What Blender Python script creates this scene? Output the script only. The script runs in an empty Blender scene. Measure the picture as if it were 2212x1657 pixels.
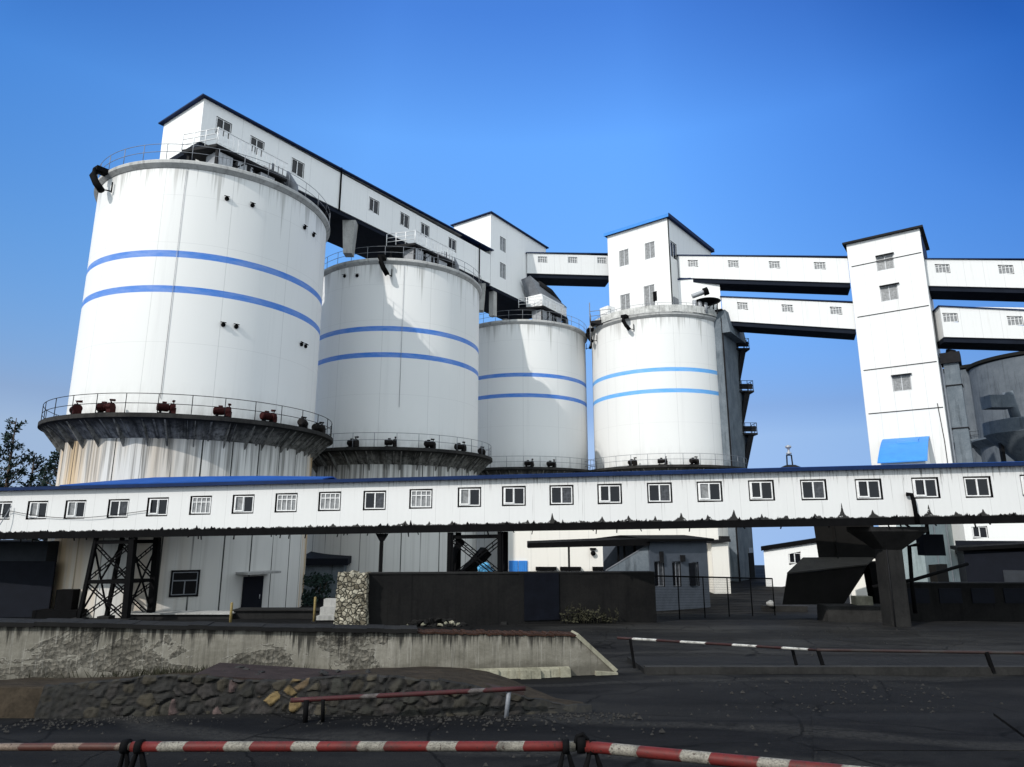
import bpy, bmesh, math, random
from mathutils import Vector as V3, Matrix
rnd = random.Random(7)
SC = bpy.context.scene
COL = SC.collection
# ------------------------------------------------------------------ camera model
F = 1449.0; TH = math.radians(12.4); EYE = 4.8
cT, sT = math.cos(TH), math.sin(TH)
def ray(px, py):
    a = (px-1106)/F; b = (828.5-py)/F
    y = cT-b*sT
    return a/y, (sT+b*cT)/y
def at(px, py, Y):
    tx, tz = ray(px, py); return V3((tx*Y, Y, EYE+tz*Y))
def gz(y):
    if y < -4: return 2.95
    if y < 42: return 2.7-.0643*y
    if y < 100: return 0.0
    return -.075*(y-100)
def gpt(px, py):                       # where the sight line meets the sloping yard
    tx, tz = ray(px, py)
    Y = (2.7-EYE)/(tz+.0643)
    if Y > 42 or Y < 0: Y = -EYE/tz
    return V3((tx*Y, Y, gz(Y)))
def hit_plane(px, py, P, n):           # vertical plane through P with horizontal normal n
    tx, tz = ray(px, py)
    Y = (n[0]*P[0]+n[1]*P[1])/(n[0]*tx+n[1])
    return at(px, py, Y)
def hit_cyl(px, py, cx, cy, R):        # near hit of the sight line on a vertical cylinder
    tx, tz = ray(px, py)
    A = tx*tx+1; B = -2*(tx*cx+cy); Cc = cx*cx+cy*cy-R*R
    D = B*B-4*A*Cc
    if D < 0: D = 0
    return at(px, py, (-B-math.sqrt(D))/(2*A))

# ------------------------------------------------------------------ node helpers
class G:
    def __init__(s, name, rough=.6, spec=.3, metal=0.0):
        s.m = bpy.data.materials.new(name); s.m.use_nodes = True
        s.nt = s.m.node_tree; s.b = s.nt.nodes['Principled BSDF']
        s.b.inputs['Roughness'].default_value = rough
        s.b.inputs['Specular IOR Level'].default_value = spec
        s.b.inputs['Metallic'].default_value = metal
        s.tc = s.nt.nodes.new('ShaderNodeTexCoord')
    def n(s, t, props=None, **ins):
        x = s.nt.nodes.new(t)
        for k, v in (props or {}).items(): setattr(x, k, v)
        for k, v in ins.items():
            k2 = int(k[1:]) if k[0] == '_' and k[1:].isdigit() else k.replace('_', ' ')
            s.set(x.inputs[k2], v)
        return x
    def set(s, sock, v):
        if isinstance(v, bpy.types.NodeSocket): s.nt.links.new(v, sock)
        elif isinstance(v, (tuple, list)) and sock.type == 'RGBA' and len(v) == 3: sock.default_value = (*v, 1)
        else: sock.default_value = v
    def math(s, op, a, b=0.0, c=0.0, clamp=False):
        x = s.n('ShaderNodeMath', {'operation': op, 'use_clamp': clamp}, _0=a, _1=b, _2=c); return x.outputs[0]
    def mapr(s, v, a, b, c=0.0, d=1.0, smooth=False):
        x = s.n('ShaderNodeMapRange', {'interpolation_type': 'SMOOTHSTEP' if smooth else 'LINEAR'}, _0=v, _1=a, _2=b, _3=c, _4=d); return x.outputs[0]
    def vec(s, src='Object', scale=(1, 1, 1), loc=(0, 0, 0)):
        x = s.n('ShaderNodeMapping'); s.nt.links.new(s.tc.outputs[src], x.inputs[0])
        x.inputs['Scale'].default_value = scale; x.inputs['Location'].default_value = loc
        return x.outputs[0]
    def noise(s, vec, scale=1.0, detail=4.0, rough=.6, dist=0.0):
        x = s.n('ShaderNodeTexNoise', None, Vector=vec, Scale=scale, Detail=detail, Roughness=rough, Distortion=dist); return x.outputs[0]
    def voro(s, vec, scale=1.0, feature='F1', out=0):
        x = s.n('ShaderNodeTexVoronoi', {'feature': feature}, Vector=vec, Scale=scale); return x.outputs[out]
    def mix(s, f, a, b, mode='MIX'):
        x = s.n('ShaderNodeMix', {'data_type': 'RGBA', 'blend_type': mode})
        s.set(x.inputs[0], f); s.set(x.inputs[6], a); s.set(x.inputs[7], b); return x.outputs[2]
    def sep(s, v):
        x = s.n('ShaderNodeSeparateXYZ', None, _0=v); return x.outputs
    def bump(s, h, strength=.3, dist=.02):
        x = s.n('ShaderNodeBump', None, Strength=strength, Distance=dist, Height=h)
        s.nt.links.new(x.outputs[0], s.b.inputs['Normal'])
    def color(s, c): s.set(s.b.inputs['Base Color'], c)
    def rough(s, v): s.set(s.b.inputs['Roughness'], v)

def simple(name, col, rough=.6, spec=.3, metal=0.0, var=.25, scale=2.0, bump=0.0, src='Object'):
    g = G(name, rough, spec, metal)
    n = g.noise(g.vec(src), scale, 6, .65)
    n2 = g.noise(g.vec(src), scale*7, 4, .7)
    f = g.math('ADD', g.math('MULTIPLY', n, .7), g.math('MULTIPLY', n2, .3))
    f = g.mapr(f, .3, .7)
    lo = tuple(c*(1-var) for c in col); hi = tuple(min(1, c*(1+var)) for c in col)
    g.color(g.mix(f, lo, hi))
    if bump: g.bump(f, bump)
    return g.m

def white_panel(name, base=(.74, .74, .735), seam=3.0, streak=.35, hseam=0.0, dirt=(.42, .40, .37)):
    g = G(name, .55, .25)
    uv = g.tc.outputs['UV']; u, v, _ = g.sep(uv)[:3]
    st = g.noise(g.vec('UV', (2.2, .12, 1)), 1.0, 6, .7)
    st = g.mapr(st, .56, .8, 0, streak)
    big = g.mapr(g.noise(g.vec('UV', (.15, .25, 1)), 1.0, 3, .6), .35, .7)
    c = g.mix(g.math('MULTIPLY', big, .16), base, (.62, .63, .64))
    c = g.mix(st, c, dirt)
    if seam:
        fr = g.math('FRACT', g.math('DIVIDE', u, seam))
        ln = g.math('LESS_THAN', fr, .022/seam*1.2)
        c = g.mix(g.math('MULTIPLY', ln, .45), c, (.25, .25, .26))
    if hseam:
        fr = g.math('FRACT', g.math('DIVIDE', v, hseam))
        ln = g.math('LESS_THAN', fr, .05/hseam)
        c = g.mix(g.math('MULTIPLY', ln, .8), c, (.05, .05, .06))
    g.color(c)
    g.bump(g.math('SINE', g.math('MULTIPLY', u, 2*math.pi/.33)), .10, .02)
    return g.m

HGAL = 2.26
def gallery_panel():
    g = G('grimy_white_cladding', .5, .3)
    uv = g.tc.outputs['UV']; u, v, _ = g.sep(uv)[:3]
    c = g.mix(g.math('MULTIPLY', g.noise(g.vec('UV', (.4, .4, 1)), 1, 4), .4), (.66, .66, .655), (.50, .50, .50))
    # right part of the gallery is dirtier
    more = g.mapr(u, 22, 44, .25, 1.0)
    # dark streaks running down from the eave
    s = g.noise(g.vec('UV', (7.0, .0, 1)), 1.0, 5, .75)
    ln = g.mapr(s, .46, .8, 0.0, 2.2)
    dep = g.math('SUBTRACT', g.math('MULTIPLY', ln, more), g.math('SUBTRACT', HGAL, v))
    f = g.mapr(dep, -.05, .35)
    fine = g.noise(g.vec('UV', (16, 2.2, 1)), 1.0, 4, .7)
    f = g.math('MULTIPLY', f, g.mapr(fine, .38, .6))
    c = g.mix(g.math('MULTIPLY', f, .85), c, (.045, .043, .04))
    # thin long streaks
    t = g.noise(g.vec('UV', (11, .22, 1), (3, 1, 0)), 1.0, 3, .6)
    c = g.mix(g.math('MULTIPLY', g.mapr(t, .64, .74), g.math('MULTIPLY', more, .55)), c, (.12, .115, .11))
    # sheet joints
    fr = g.math('FRACT', g.math('DIVIDE', u, 1.18))
    ln = g.math('LESS_THAN', fr, .016)
    c = g.mix(g.math('MULTIPLY', ln, .35), c, (.2, .2, .2))
    # scalloped coal grime along the foot, with spikes at the joints
    ck = g.math('ABSOLUTE', g.math('COSINE', g.math('ADD', g.math('MULTIPLY', u, math.pi/1.18), g.math('MULTIPLY', g.noise(g.vec('UV', (.5, 0, 1)), 1, 2), 1.6))))
    spike = g.math('MULTIPLY', g.math('POWER', ck, 80.0), .34)
    sc = g.math('MULTIPLY', g.math('POWER', ck, 5.0), .20)
    nz = g.mapr(g.noise(g.vec('UV', (2.0, 0, 1)), 1.0, 7, .8), .40, .74, -.015, .17)
    amp = g.math('MULTIPLY', g.mapr(g.noise(g.vec('UV', (1.1, 0, 1), (9, 0, 0)), 1.0, 3), .42, .64, .0, 1.1), g.mapr(u, 24, 54, .10, 1.15))
    hgt = g.math('ADD', g.math('MULTIPLY', g.math('ADD', spike, sc), amp), nz)
    k = g.mapr(g.math('SUBTRACT', hgt, v), -.012, .02)
    chip = g.mapr(g.noise(g.vec('UV', (6, 8, 1)), 1, 3), .62, .66)
    k = g.math('MULTIPLY', k, g.math('SUBTRACT', 1.0, g.math('MULTIPLY', chip, .8)))
    c = g.mix(k, c, (.018, .017, .016))
    g.color(c); g.bump(g.math('ADD', fine, g.math('MULTIPLY', g.math('SINE', g.math('MULTIPLY', u, 2*math.pi/.295)), .6)), .10, .02)
    return g.m

def silo_paint(light=False):
    g = G('silo_white_paint_light_bands' if light else 'silo_white_paint_blue_bands', .5, .3)
    z = g.sep(g.tc.outputs['Object'])[2]
    big = g.noise(g.vec('UV', (.12, .06, 1)), 1.0, 4, .6)
    st = g.noise(g.vec('UV', (1.0, .035, 1)), 1.0, 6, .7)
    c = g.mix(g.mapr(big, .35, .7, 0, .3), (.70, .70, .69), (.56, .565, .565))
    c = g.mix(g.mapr(st, .55, .82, 0, .35), c, (.42, .42, .42))
    # slip-form lift joints
    fr = g.math('FRACT', g.math('DIVIDE', z, 3.1)); ln = g.math('LESS_THAN', fr, .010)
    c = g.mix(g.math('MULTIPLY', ln, .25), c, (.35, .35, .35))
    rk = g.noise(g.vec('UV', (1.6, .02, 1), (5, 2, 0)), 1.0, 5, .75)
    rch = g.mapr(rk, .46, .74, 0, 5.0)
    kk = g.mapr(g.math('SUBTRACT', rch, g.math('SUBTRACT', 26.8, z)), -.2, 1.4)
    c = g.mix(g.math('MULTIPLY', kk, .62), c, (.30, .295, .28))
    u_ = g.sep(g.tc.outputs['UV'])[0]
    vs1 = g.math('LESS_THAN', g.math('FRACT', g.math('DIVIDE', u_, 3.927)), .008)
    c = g.mix(g.math('MULTIPLY', vs1, .45), c, (.3, .3, .3))
    low = g.mapr(z, 13.2, 11.2); dn = g.noise(g.vec('UV', (2.2, .5, 1)), 1, 5, .7)
    c = g.mix(g.math('MULTIPLY', g.math('MULTIPLY', low, g.mapr(dn, .4, .7)), .5), c, (.30, .29, .27))
    for zz in (20.98, 18.76):
        d = g.math('ABSOLUTE', g.math('SUBTRACT', z, zz))
        band = g.math('LESS_THAN', d, .21)
        fd = g.mapr(g.noise(g.vec('UV', (.7, 2.5, 1)), 1, 5, .7), .35, .75, 1.0, .78)
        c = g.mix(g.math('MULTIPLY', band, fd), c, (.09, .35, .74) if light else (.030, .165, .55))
    g.color(c)
    return g.m

def skirt_paint(name, rust, dark):
    g = G(name, .7, .2)
    u, v, _ = g.sep(g.tc.outputs['UV'])[:3]
    big = g.noise(g.vec('UV', (.3, .1, 1)), 1.0, 4, .6)
    c = g.mix(g.mapr(big, .35, .7, 0, .35), (.62, .61, .585), (.42, .42, .405))
    if rust:
        r = g.noise(g.vec('UV', (.55, .03, 1), (4.2, 0, 0)), 1.0, 4, .65)
        side = g.mapr(u, 17.0, 5.0)      # rusty on the western flank
        r = g.math('MULTIPLY', g.mapr(r, .42, .60), side)
        c = g.mix(g.math('MULTIPLY', r, .85), c, (.46, .27, .07))
    # black runs from under the walkway
    s = g.noise(g.vec('UV', (1.9, .02, 1)), 1.0, 5, .75)
    reach = g.mapr(s, .40, .72, .25, 7.0)
    top = g.math('SUBTRACT', 10.2, v)
    k = g.mapr(g.math('SUBTRACT', reach, top), -.4, 1.2)
    k = g.math('MULTIPLY', k, g.mapr(g.noise(g.vec('UV', (4.5, .05, 1)), 1, 4, .7), .38, .62))
    c = g.mix(g.math('MULTIPLY', k, .72 if not dark else .9), c, (.055, .054, .048))
    fine = g.noise(g.vec('UV', (3.4, .03, 1), (7, 0, 0)), 1, 4, .7)
    c = g.mix(g.math('MULTIPLY', g.mapr(fine, .52, .72), .45), c, (.25, .24, .22))
    # narrow pilaster joints
    fr = g.math('FRACT', g.math('ADD', g.math('DIVIDE', u, 1.57), g.math('MULTIPLY', g.noise(g.vec('UV', (.9, .0, 1)), 1, 2), .35)))
    ln = g.math('LESS_THAN', fr, .05)
    pres = g.mapr(g.noise(g.vec('UV', (1.1, .06, 1), (2, 5, 0)), 1, 2), .36, .46)
    c = g.mix(g.math('MULTIPLY', g.math('MULTIPLY', ln, pres), .95), c, (.018, .018, .017))
    g.color(c)
    return g.m

def concrete(name, lo, hi, stain=.5, scale=1.0, bump=.3):
    g = G(name, .85, .15)
    a = g.noise(g.vec('Object'), .7*scale, 6, .65); b = g.noise(g.vec('Object'), 9*scale, 5, .7)
    s = g.noise(g.vec('Object', (3, 3, .25)), 1.0*scale, 5, .7)
    f = g.mapr(g.math('ADD', g.math('MULTIPLY', a, .65), g.math('MULTIPLY', b, .35)), .35, .65)
    c = g.mix(f, lo, hi)
    c = g.mix(g.math('MULTIPLY', g.mapr(s, .52, .72), stain), c, tuple(x*.3 for x in lo))
    g.color(c); g.bump(g.math('ADD', a, b), bump)
    return g.m

def soffit_mat():
    g = G('sooty_streaked_soffit', .85, .1)
    a = g.noise(g.vec('UV', (1.7, .10, 1)), 1.0, 6, .75); b = g.noise(g.vec('Object', (1, 1, 1)), 3.0, 6, .7)
    c = g.mix(g.mapr(a, .40, .62), (.34, .335, .31), (.035, .034, .031))
    c = g.mix(g.mapr(b, .42, .62, 0, .75), c, (.022, .022, .02))
    u, v, _ = g.sep(g.tc.outputs['UV'])[:3]
    c = g.mix(g.mapr(v, 10.3, 10.85), c, (.012, .012, .011))
    g.color(c); g.bump(b, .3)
    return g.m

def wall_ruin():
    g = G('weathered_wall_render', .9, .1)
    u, v, _ = g.sep(g.tc.outputs['UV'])[:3]
    a = g.noise(g.vec('UV', (.9, 1.4, 1)), 1.0, 6, .65); b = g.noise(g.vec('UV', (14, 14, 1)), 1, 4, .75)
    c = g.mix(g.mapr(a, .35, .68), (.13, .122, .10), (.26, .245, .21))
    c = g.mix(g.mapr(b, .4, .7, 0, .4), c, (.12, .11, .09))
    # the render has fallen: dark pebbly patches, mostly left of the middle
    p = g.noise(g.vec('UV', (.50, 1.1, 1), (1.7, .4, 0)), 1.0, 7, .68, .7)
    mid = g.math('SUBTRACT', 1.0, g.math('ABSOLUTE', g.math('SUBTRACT', g.math('MULTIPLY', v, 1.6), .85)))
    where = g.mapr(u, 13.5, 15.0, 1.0, .35)
    pk = g.mapr(g.math('MULTIPLY', g.math('ADD', g.math('MULTIPLY', p, .84), g.math('MULTIPLY', mid, .10)), where), .50, .515)
    wv = g.n('ShaderNodeMix', {'data_type': 'VECTOR'}); g.set(wv.inputs[0], .10); g.set(wv.inputs[4], g.tc.outputs['UV']); g.set(wv.inputs[5], g.n('ShaderNodeTexNoise', None, Vector=g.vec('UV'), Scale=5.0, Detail=4.0).outputs[1]); wv = wv.outputs[1]
    cell = g.voro(wv, 13.0); ed = g.voro(wv, 13.0, 'DISTANCE_TO_EDGE')
    ccol = g.n('ShaderNodeTexVoronoi', None, Vector=wv, Scale=13.0).outputs['Color']
    peb = g.mix(g.mapr(g.sep(ccol)[0], 0.2, 1.0), (.028, .026, .022), (.17, .155, .13))
    peb = g.mix(g.mapr(ed, .0, .10, 1, 0), peb, (.016, .015, .013))
    c = g.mix(g.math('MULTIPLY', pk, g.mapr(b, .3, .7, .35, 1.0)), c, peb)
    # pale rim of the broken render
    rim = g.mapr(g.math('ABSOLUTE', g.math('SUBTRACT', g.math('MULTIPLY', g.math('ADD', g.math('MULTIPLY', p, .84), g.math('MULTIPLY', mid, .10)), where), .495)), .0, .006, 1, 0)
    c = g.mix(g.math('MULTIPLY', rim, g.mapr(b, .45, .6)), c, (.36, .345, .31))
    # drips from the coping
    s = g.noise(g.vec('UV', (5.5, .1, 1)), 1.0, 5, .75)
    top = g.math('SUBTRACT', g.mapr(u, 6.2, 18.8, 1.22, .80), v)
    lf = g.mapr(g.noise(g.vec('UV', (.7, 0, 1), (3, 0, 0)), 1, 3), .35, .68, .12, 1.25)
    k = g.mapr(g.math('SUBTRACT', g.math('MULTIPLY', g.mapr(s, .42, .75, 0, 1.0), lf), top), -.07, .12)
    s3 = g.noise(g.vec('UV', (12, .6, 1), (4, 2, 0)), 1.0, 5, .8)
    c = g.mix(g.mapr(s3, .54, .70, 0, .6), c, (.38, .365, .33))
    s2 = g.noise(g.vec('UV', (9, .35, 1), (1, 8, 0)), 1.0, 4, .7)
    c = g.mix(g.mapr(s2, .50, .70, 0, .5), c, (.06, .056, .048))
    c = g.mix(g.math('MULTIPLY', k, .9), c, (.022, .021, .019))
    # darker towards the foot
    c = g.mix(g.mapr(g.math('ADD', v, g.math('MULTIPLY', a, .4)), .34, .52, .55, 0), c, (.055, .05, .04))
    g.color(c); g.bump(g.math('ADD', g.math('MULTIPLY', b, .5), g.math('MULTIPLY', g.math('MULTIPLY', cell, pk), 1.5)), .6, .03)
    return g.m

def banded(name, red, white, period=.5, duty=.58, src=0, fade=0.0):
    g = G(name, .55, .2)
    u, v, _ = g.sep(g.tc.outputs['UV'])[:3]
    wob = g.math('MULTIPLY', g.noise(g.vec('UV', (.9, 0, 1)), 1, 2), .25)
    f = g.math('FRACT', g.math('ADD', g.math('DIVIDE', u, period), g.math('ADD', wob, g.math('MULTIPLY', g.math('ABSOLUTE', g.math('SUBTRACT', v, .5)), .18))))
    w = g.mapr(f, duty-.01, duty+.01)
    sp = g.noise(g.vec('UV', (60, 20, 1)), 1, 3, .7)
    wh = g.mix(g.mapr(sp, .45, .62, 0, .65), white, tuple(x*.25 for x in white))
    rd = g.mix(g.mapr(g.noise(g.vec('UV', (9, 5, 1)), 1, 5, .7), .45, .75, 0, .45), red, tuple(x*.35 for x in red))
    c = g.mix(w, rd, wh)
    dd_ = g.noise(g.vec('Object', (1, 1, 1)), 5.0, 6, .75); c = g.mix(g.mapr(dd_, .48, .66, 0, .7), c, (.022, .018, .016))
    ch_ = g.noise(g.vec('Object'), 34.0, 3, .6); c = g.mix(g.mapr(ch_, .62, .66, 0, .8), c, (.03, .016, .012))
    if fade:
        c = g.mix(fade, c, (.06, .045, .04))
    g.color(c); g.bump(sp, .1)
    return g.m

def ground_mat():
    g = G('coal_dusted_asphalt', .9, .06)
    x, y, z = g.sep(g.tc.outputs['Object'])[:3]
    a = g.noise(g.vec('Object', (.12, .35, 1)), 1.0, 6, .62, .6)
    b = g.noise(g.vec('Object', (1, 1, 1)), 14.0, 5, .75)
    t = g.noise(g.vec('Object', (.06, 1.1, 1), (3, 2, 0)), 1.0, 5, .6, .5)
    c = g.mix(g.mapr(a, .35, .7), (.0036, .0039, .0048), (.0105, .0103, .0105))
    c = g.mix(g.mapr(t, .5, .75, 0, .55), c, (.017, .0162, .0155))
    c = g.mix(g.mapr(b, .45, .75, 0, .5), c, (.0022, .0022, .0027))
    # tyre tracks, pale dust, cracks and coal spill
    wrp = g.noise(g.vec('Object', (.10, .10, 1)), 1, 3)
    for (ax, ay, off, wd) in ((.35, -1.0, 0.0, .16), (.35, -1.0, 1.9, .16), (-.12, -1.0, 5.2, .14), (-.12, -1.0, 7.0, .14), (.06, -1.0, 11.5, .2)):
        d_ = g.math('ADD', g.math('ADD', g.math('MULTIPLY', x, ax), g.math('MULTIPLY', y, -ay)), g.math('MULTIPLY', wrp, 5.0))
        m_ = g.math('ABSOLUTE', g.math('SUBTRACT', g.math('SUBTRACT', d_, 12.0), off))
        k_ = g.math('MULTIPLY', g.mapr(m_, wd, wd*2.4, 1, 0), g.mapr(b, .35, .6))
        c = g.mix(g.math('MULTIPLY', k_, .8), c, (.028, .027, .0255))
    pale = g.mapr(g.noise(g.vec('Object', (.18, .28, 1), (4, 7, 0)), 1.0, 6, .68), .50, .64)
    worn = g.math('MULTIPLY', g.mapr(x, -2, 6), g.mapr(y, 12, 20))
    c = g.mix(g.math('MULTIPLY', pale, g.mapr(worn, 0, 1, .25, .8)), c, (.034, .033, .0315))
    c = g.mix(g.math('MULTIPLY', worn, .35), c, (.022, .0215, .0208))
    ck_ = g.n('ShaderNodeMix', {'data_type': 'VECTOR'}); g.set(ck_.inputs[0], .25); g.set(ck_.inputs[4], g.tc.outputs['Object']); g.set(ck_.inputs[5], g.n('ShaderNodeTexNoise', None, Vector=g.vec('Object'), Scale=1.5, Detail=5.0).outputs[1])
    ed_ = g.voro(ck_.outputs[1], .55, 'DISTANCE_TO_EDGE')
    c = g.mix(g.math('MULTIPLY', g.mapr(ed_, .004, .012, 1, 0), .8), c, (.0012, .0012, .0014))
    spl = g.mapr(g.noise(g.vec('Object', (.5, .9, 1), (1, 3, 0)), 1.0, 6, .7), .60, .70)
    c = g.mix(g.math('MULTIPLY', spl, .8), c, (.0018, .0018, .002))
    far = g.mapr(y, 110, 260)
    c = g.mix(far, c, (.05, .06, .03))
    g.color(c); g.bump(b, .35, .02)
    g.rough(g.mapr(a, .3, .7, .95, .7))
    return g.m

MT = {}
def mats():
    M = MT
    M['white'] = white_panel('white_cladding', seam=3.0, streak=.25)
    M['bridge'] = white_panel('bridge_white_cladding', (.66, .66, .655), seam=1.6, streak=.5)
    M['tower'] = white_panel('tower_white_cladding', (.67, .67, .665), seam=1.3, streak=.5)
    M['gallery'] = gallery_panel()
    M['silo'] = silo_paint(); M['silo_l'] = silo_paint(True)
    M['skirt1'] = skirt_paint('skirt_rust_streaked', True, False)
    M['skirt'] = skirt_paint('skirt_black_streaked', False, True)
    M['skirtc'] = skirt_paint('skirt_light', False, False)
    M['rim'] = concrete('rim_concrete', (.30, .30, .295), (.48, .48, .47), .6)
    M['soffit'] = soffit_mat()
    M['deckedge'] = concrete('sooty_walkway', (.012, .012, .012), (.04, .038, .036), .6)
    M['conc'] = concrete('grey_concrete', (.26, .26, .25), (.42, .415, .40), .5)
    M['concd'] = concrete('dark_concrete', (.009, .009, .0095), (.022, .0215, .021), .5)
    M['mott'] = concrete('mottled_parapet', (.26, .26, .25), (.68, .68, .66), .7, 2.0)
    M['shaft'] = concrete('shaft_shade_concrete', (.085, .105, .125), (.17, .195, .22), .7)
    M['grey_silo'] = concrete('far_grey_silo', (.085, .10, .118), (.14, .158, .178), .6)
    M['blackwall'] = concrete('near_black_wall', (.004, .004, .0045), (.012, .0115, .011), .6)  # near-black tone for the walls, rubble and coping
    M['navyw'] = simple('blackened_navy_sheet', (.004, .005, .0085), .8, .08, 0, .4, 2)
    M['base_shade'] = concrete('shaded_tower_base_tint', (.20, .25, .26), (.30, .35, .36), .5)
    M['bar_old'] = banded('worn_brown_red_barrier_paint', (.06, .022, .016), (.15, .11, .085), .52, .55)
    M['ruin'] = wall_ruin()
    M['coping'] = concrete('mossy_coping', (.12, .115, .085), (.30, .285, .22), .5, 2)
    M['blue'] = simple('blue_roof_sheet', (.010, .060, .25), .6, .12, 0, .18, 1.2)
    M['bluel'] = simple('light_blue_roof_sheet', (.04, .21, .58), .5, .2, 0, .15, .8)
    M['navy'] = simple('dark_blue_fascia', (.006, .018, .065), .6, .12, 0, .3, 2)
    M['steel'] = simple('dark_painted_steel', (.011, .011, .0125), .7, .12, 0, .4, 3)
    M['black'] = simple('coal_black_steel', (.0035, .0035, .004), .8, .06, 0, .4, 3)
    M['under'] = simple('underside_shade_navy', (.009, .012, .020), .8, .08, 0, .3, 1)  # dark colour stands in for shade on gallery and bridge undersides
    M['galv'] = simple('galvanised_steel', (.30, .31, .33), .45, .5, .3, .3, 3)
    M['rail'] = simple('grey_railing_paint', (.16, .17, .19), .5, .4, 0, .3, 3)
    M['red'] = simple('dull_red_machine_paint', (.030, .006, .0058), .7, .1, 0, .5, 6)
    M['mach'] = simple('black_machine_paint', (.009, .007, .0065), .65, .15, 0, .5, 6)
    M['glass'] = simple('dark_window_glass', (.006, .007, .010), .15, .35, 0, .4, 3)
    M['glassg'] = simple('dusty_reflecting_glass', (.20, .205, .21), .35, .4, 0, .65, 5)
    M['glassd'] = simple('streaky_window_glass', (.05, .053, .06), .25, .3, 0, .8, 7)
    M['frame'] = simple('white_window_frame', (.72, .72, .72), .5, .3, 0, .2, 4)
    M['gframe'] = simple('grey_window_frame', (.55, .56, .58), .5, .3, 0, .25, 4)
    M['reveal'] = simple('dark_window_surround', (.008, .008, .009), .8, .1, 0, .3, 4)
    M['ground'] = ground_mat()
    M['kerb'] = concrete('dusty_kerb', (.012, .012, .012), (.032, .031, .03), .5, 2)
    M['slab'] = concrete('pavement_slab', (.0045, .0047, .0053), (.0105, .0104, .0105), .5, .8)
    M['soil'] = simple('dark_dirt', (.026, .020, .014), .95, .1, 0, .7, 3, .6)
    M['ledge'] = simple('purple_brown_ledge', (.026, .019, .0185), .9, .1, 0, .5, 2.5, .4)
    M['rust'] = simple('rust_stained_edge', (.034, .018, .013), .95, .08, 0, .85, 7, .6)
    M['stone'] = None
    M['gravel'] = simple('grey_gravel', (.026, .025, .024), .95, .1, 0, .7, 9)
    M['leaf'] = simple('dark_foliage', (.014, .026, .022), .8, .1, 0, .6, 1.5)
    M['leaf2'] = simple('dry_weed_leaf', (.030, .029, .017), .8, .2, 0, .6, 4)
    M['bark'] = simple('bark', (.06, .045, .035), .9, .1, 0, .4, 5, .5)
    M['tarp'] = simple('light_blue_tarpaulin', (.12, .42, .72), .5, .3, 0, .25, 4, .3)
    M['door'] = simple('dark_blue_door', (.0055, .007, .012), .7, .12, 0, .25, 2)
    M['gatehouse'] = simple('grey_blue_render', (.075, .088, .11), .8, .2, 0, .2, 1.5)
    M['leftwall'] = simple('dark_grey_render', (.030, .034, .041), .85, .15, 0, .25, 1.2)
    M['cream'] = white_panel('cream_wall', (.78, .75, .69), seam=2.4, streak=.5)
    M['shedw'] = white_panel('shed_white', (.78, .78, .77), seam=0, streak=.2)
    M['brown'] = simple('dark_brown_sheet', (.009, .0085, .008), .8, .1, 0, .3, 1.5)
    M['tan'] = simple('dusty_tan_roof', (.036, .033, .029), .8, .2, 0, .3, 2)
    M['yellow'] = simple('worn_yellow_paint', (.20, .15, .06), .7, .2, 0, .5, 8)
    M['bar_near'] = banded('red_white_barrier_paint', (.105, .0135, .012), (.21, .195, .165), .52, .60)
    M['bar_far'] = banded('red_white_far_barrier', (.028, .009, .009), (.48, .47, .44), 1.15, .5)
    M['bar_dull'] = banded('dull_red_barrier', (.016, .006, .006), (.02, .018, .017), 1.5, .7, 0, .2)
    M['bar_faded'] = banded('faded_red_barrier', (.045, .011, .012), (.10, .088, .085), 1.6, .86)
    g = G('field_stones', .85, .2)
    ob = g.n('ShaderNodeVertexColor', {'layer_name': 'Col'}).outputs[0]
    n = g.noise(g.vec('Object'), 9, 6, .7)
    g.color(g.mix(g.mapr(n, .4, .75, 0, .7), ob, (.02, .018, .015))); g.bump(n, .5, .03)
    M['stone'] = g.m
    g = G('rubble_masonry', .9, .15)
    cc = g.n('ShaderNodeTexVoronoi', None, Vector=g.vec('Object'), Scale=5.5)
    ed = g.voro(g.vec('Object'), 5.5, 'DISTANCE_TO_EDGE')
    nn = g.noise(g.vec('Object'), 16, 5, .75)
    c = g.mix(g.sep(cc.outputs['Color'])[0], (.12, .105, .075), (.42, .39, .31))
    c = g.mix(g.mapr(ed, .02, .09, 1, 0), c, (.02, .018, .014))
    c = g.mix(g.mapr(nn, .5, .7, 0, .7), c, (.05, .045, .035))
    g.color(c); g.bump(g.math('ADD', g.mapr(ed, 0, .15), g.math('MULTIPLY', nn, .5)), .9, .06)
    M['rubble'] = g.m
mats()
M = MT

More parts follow.
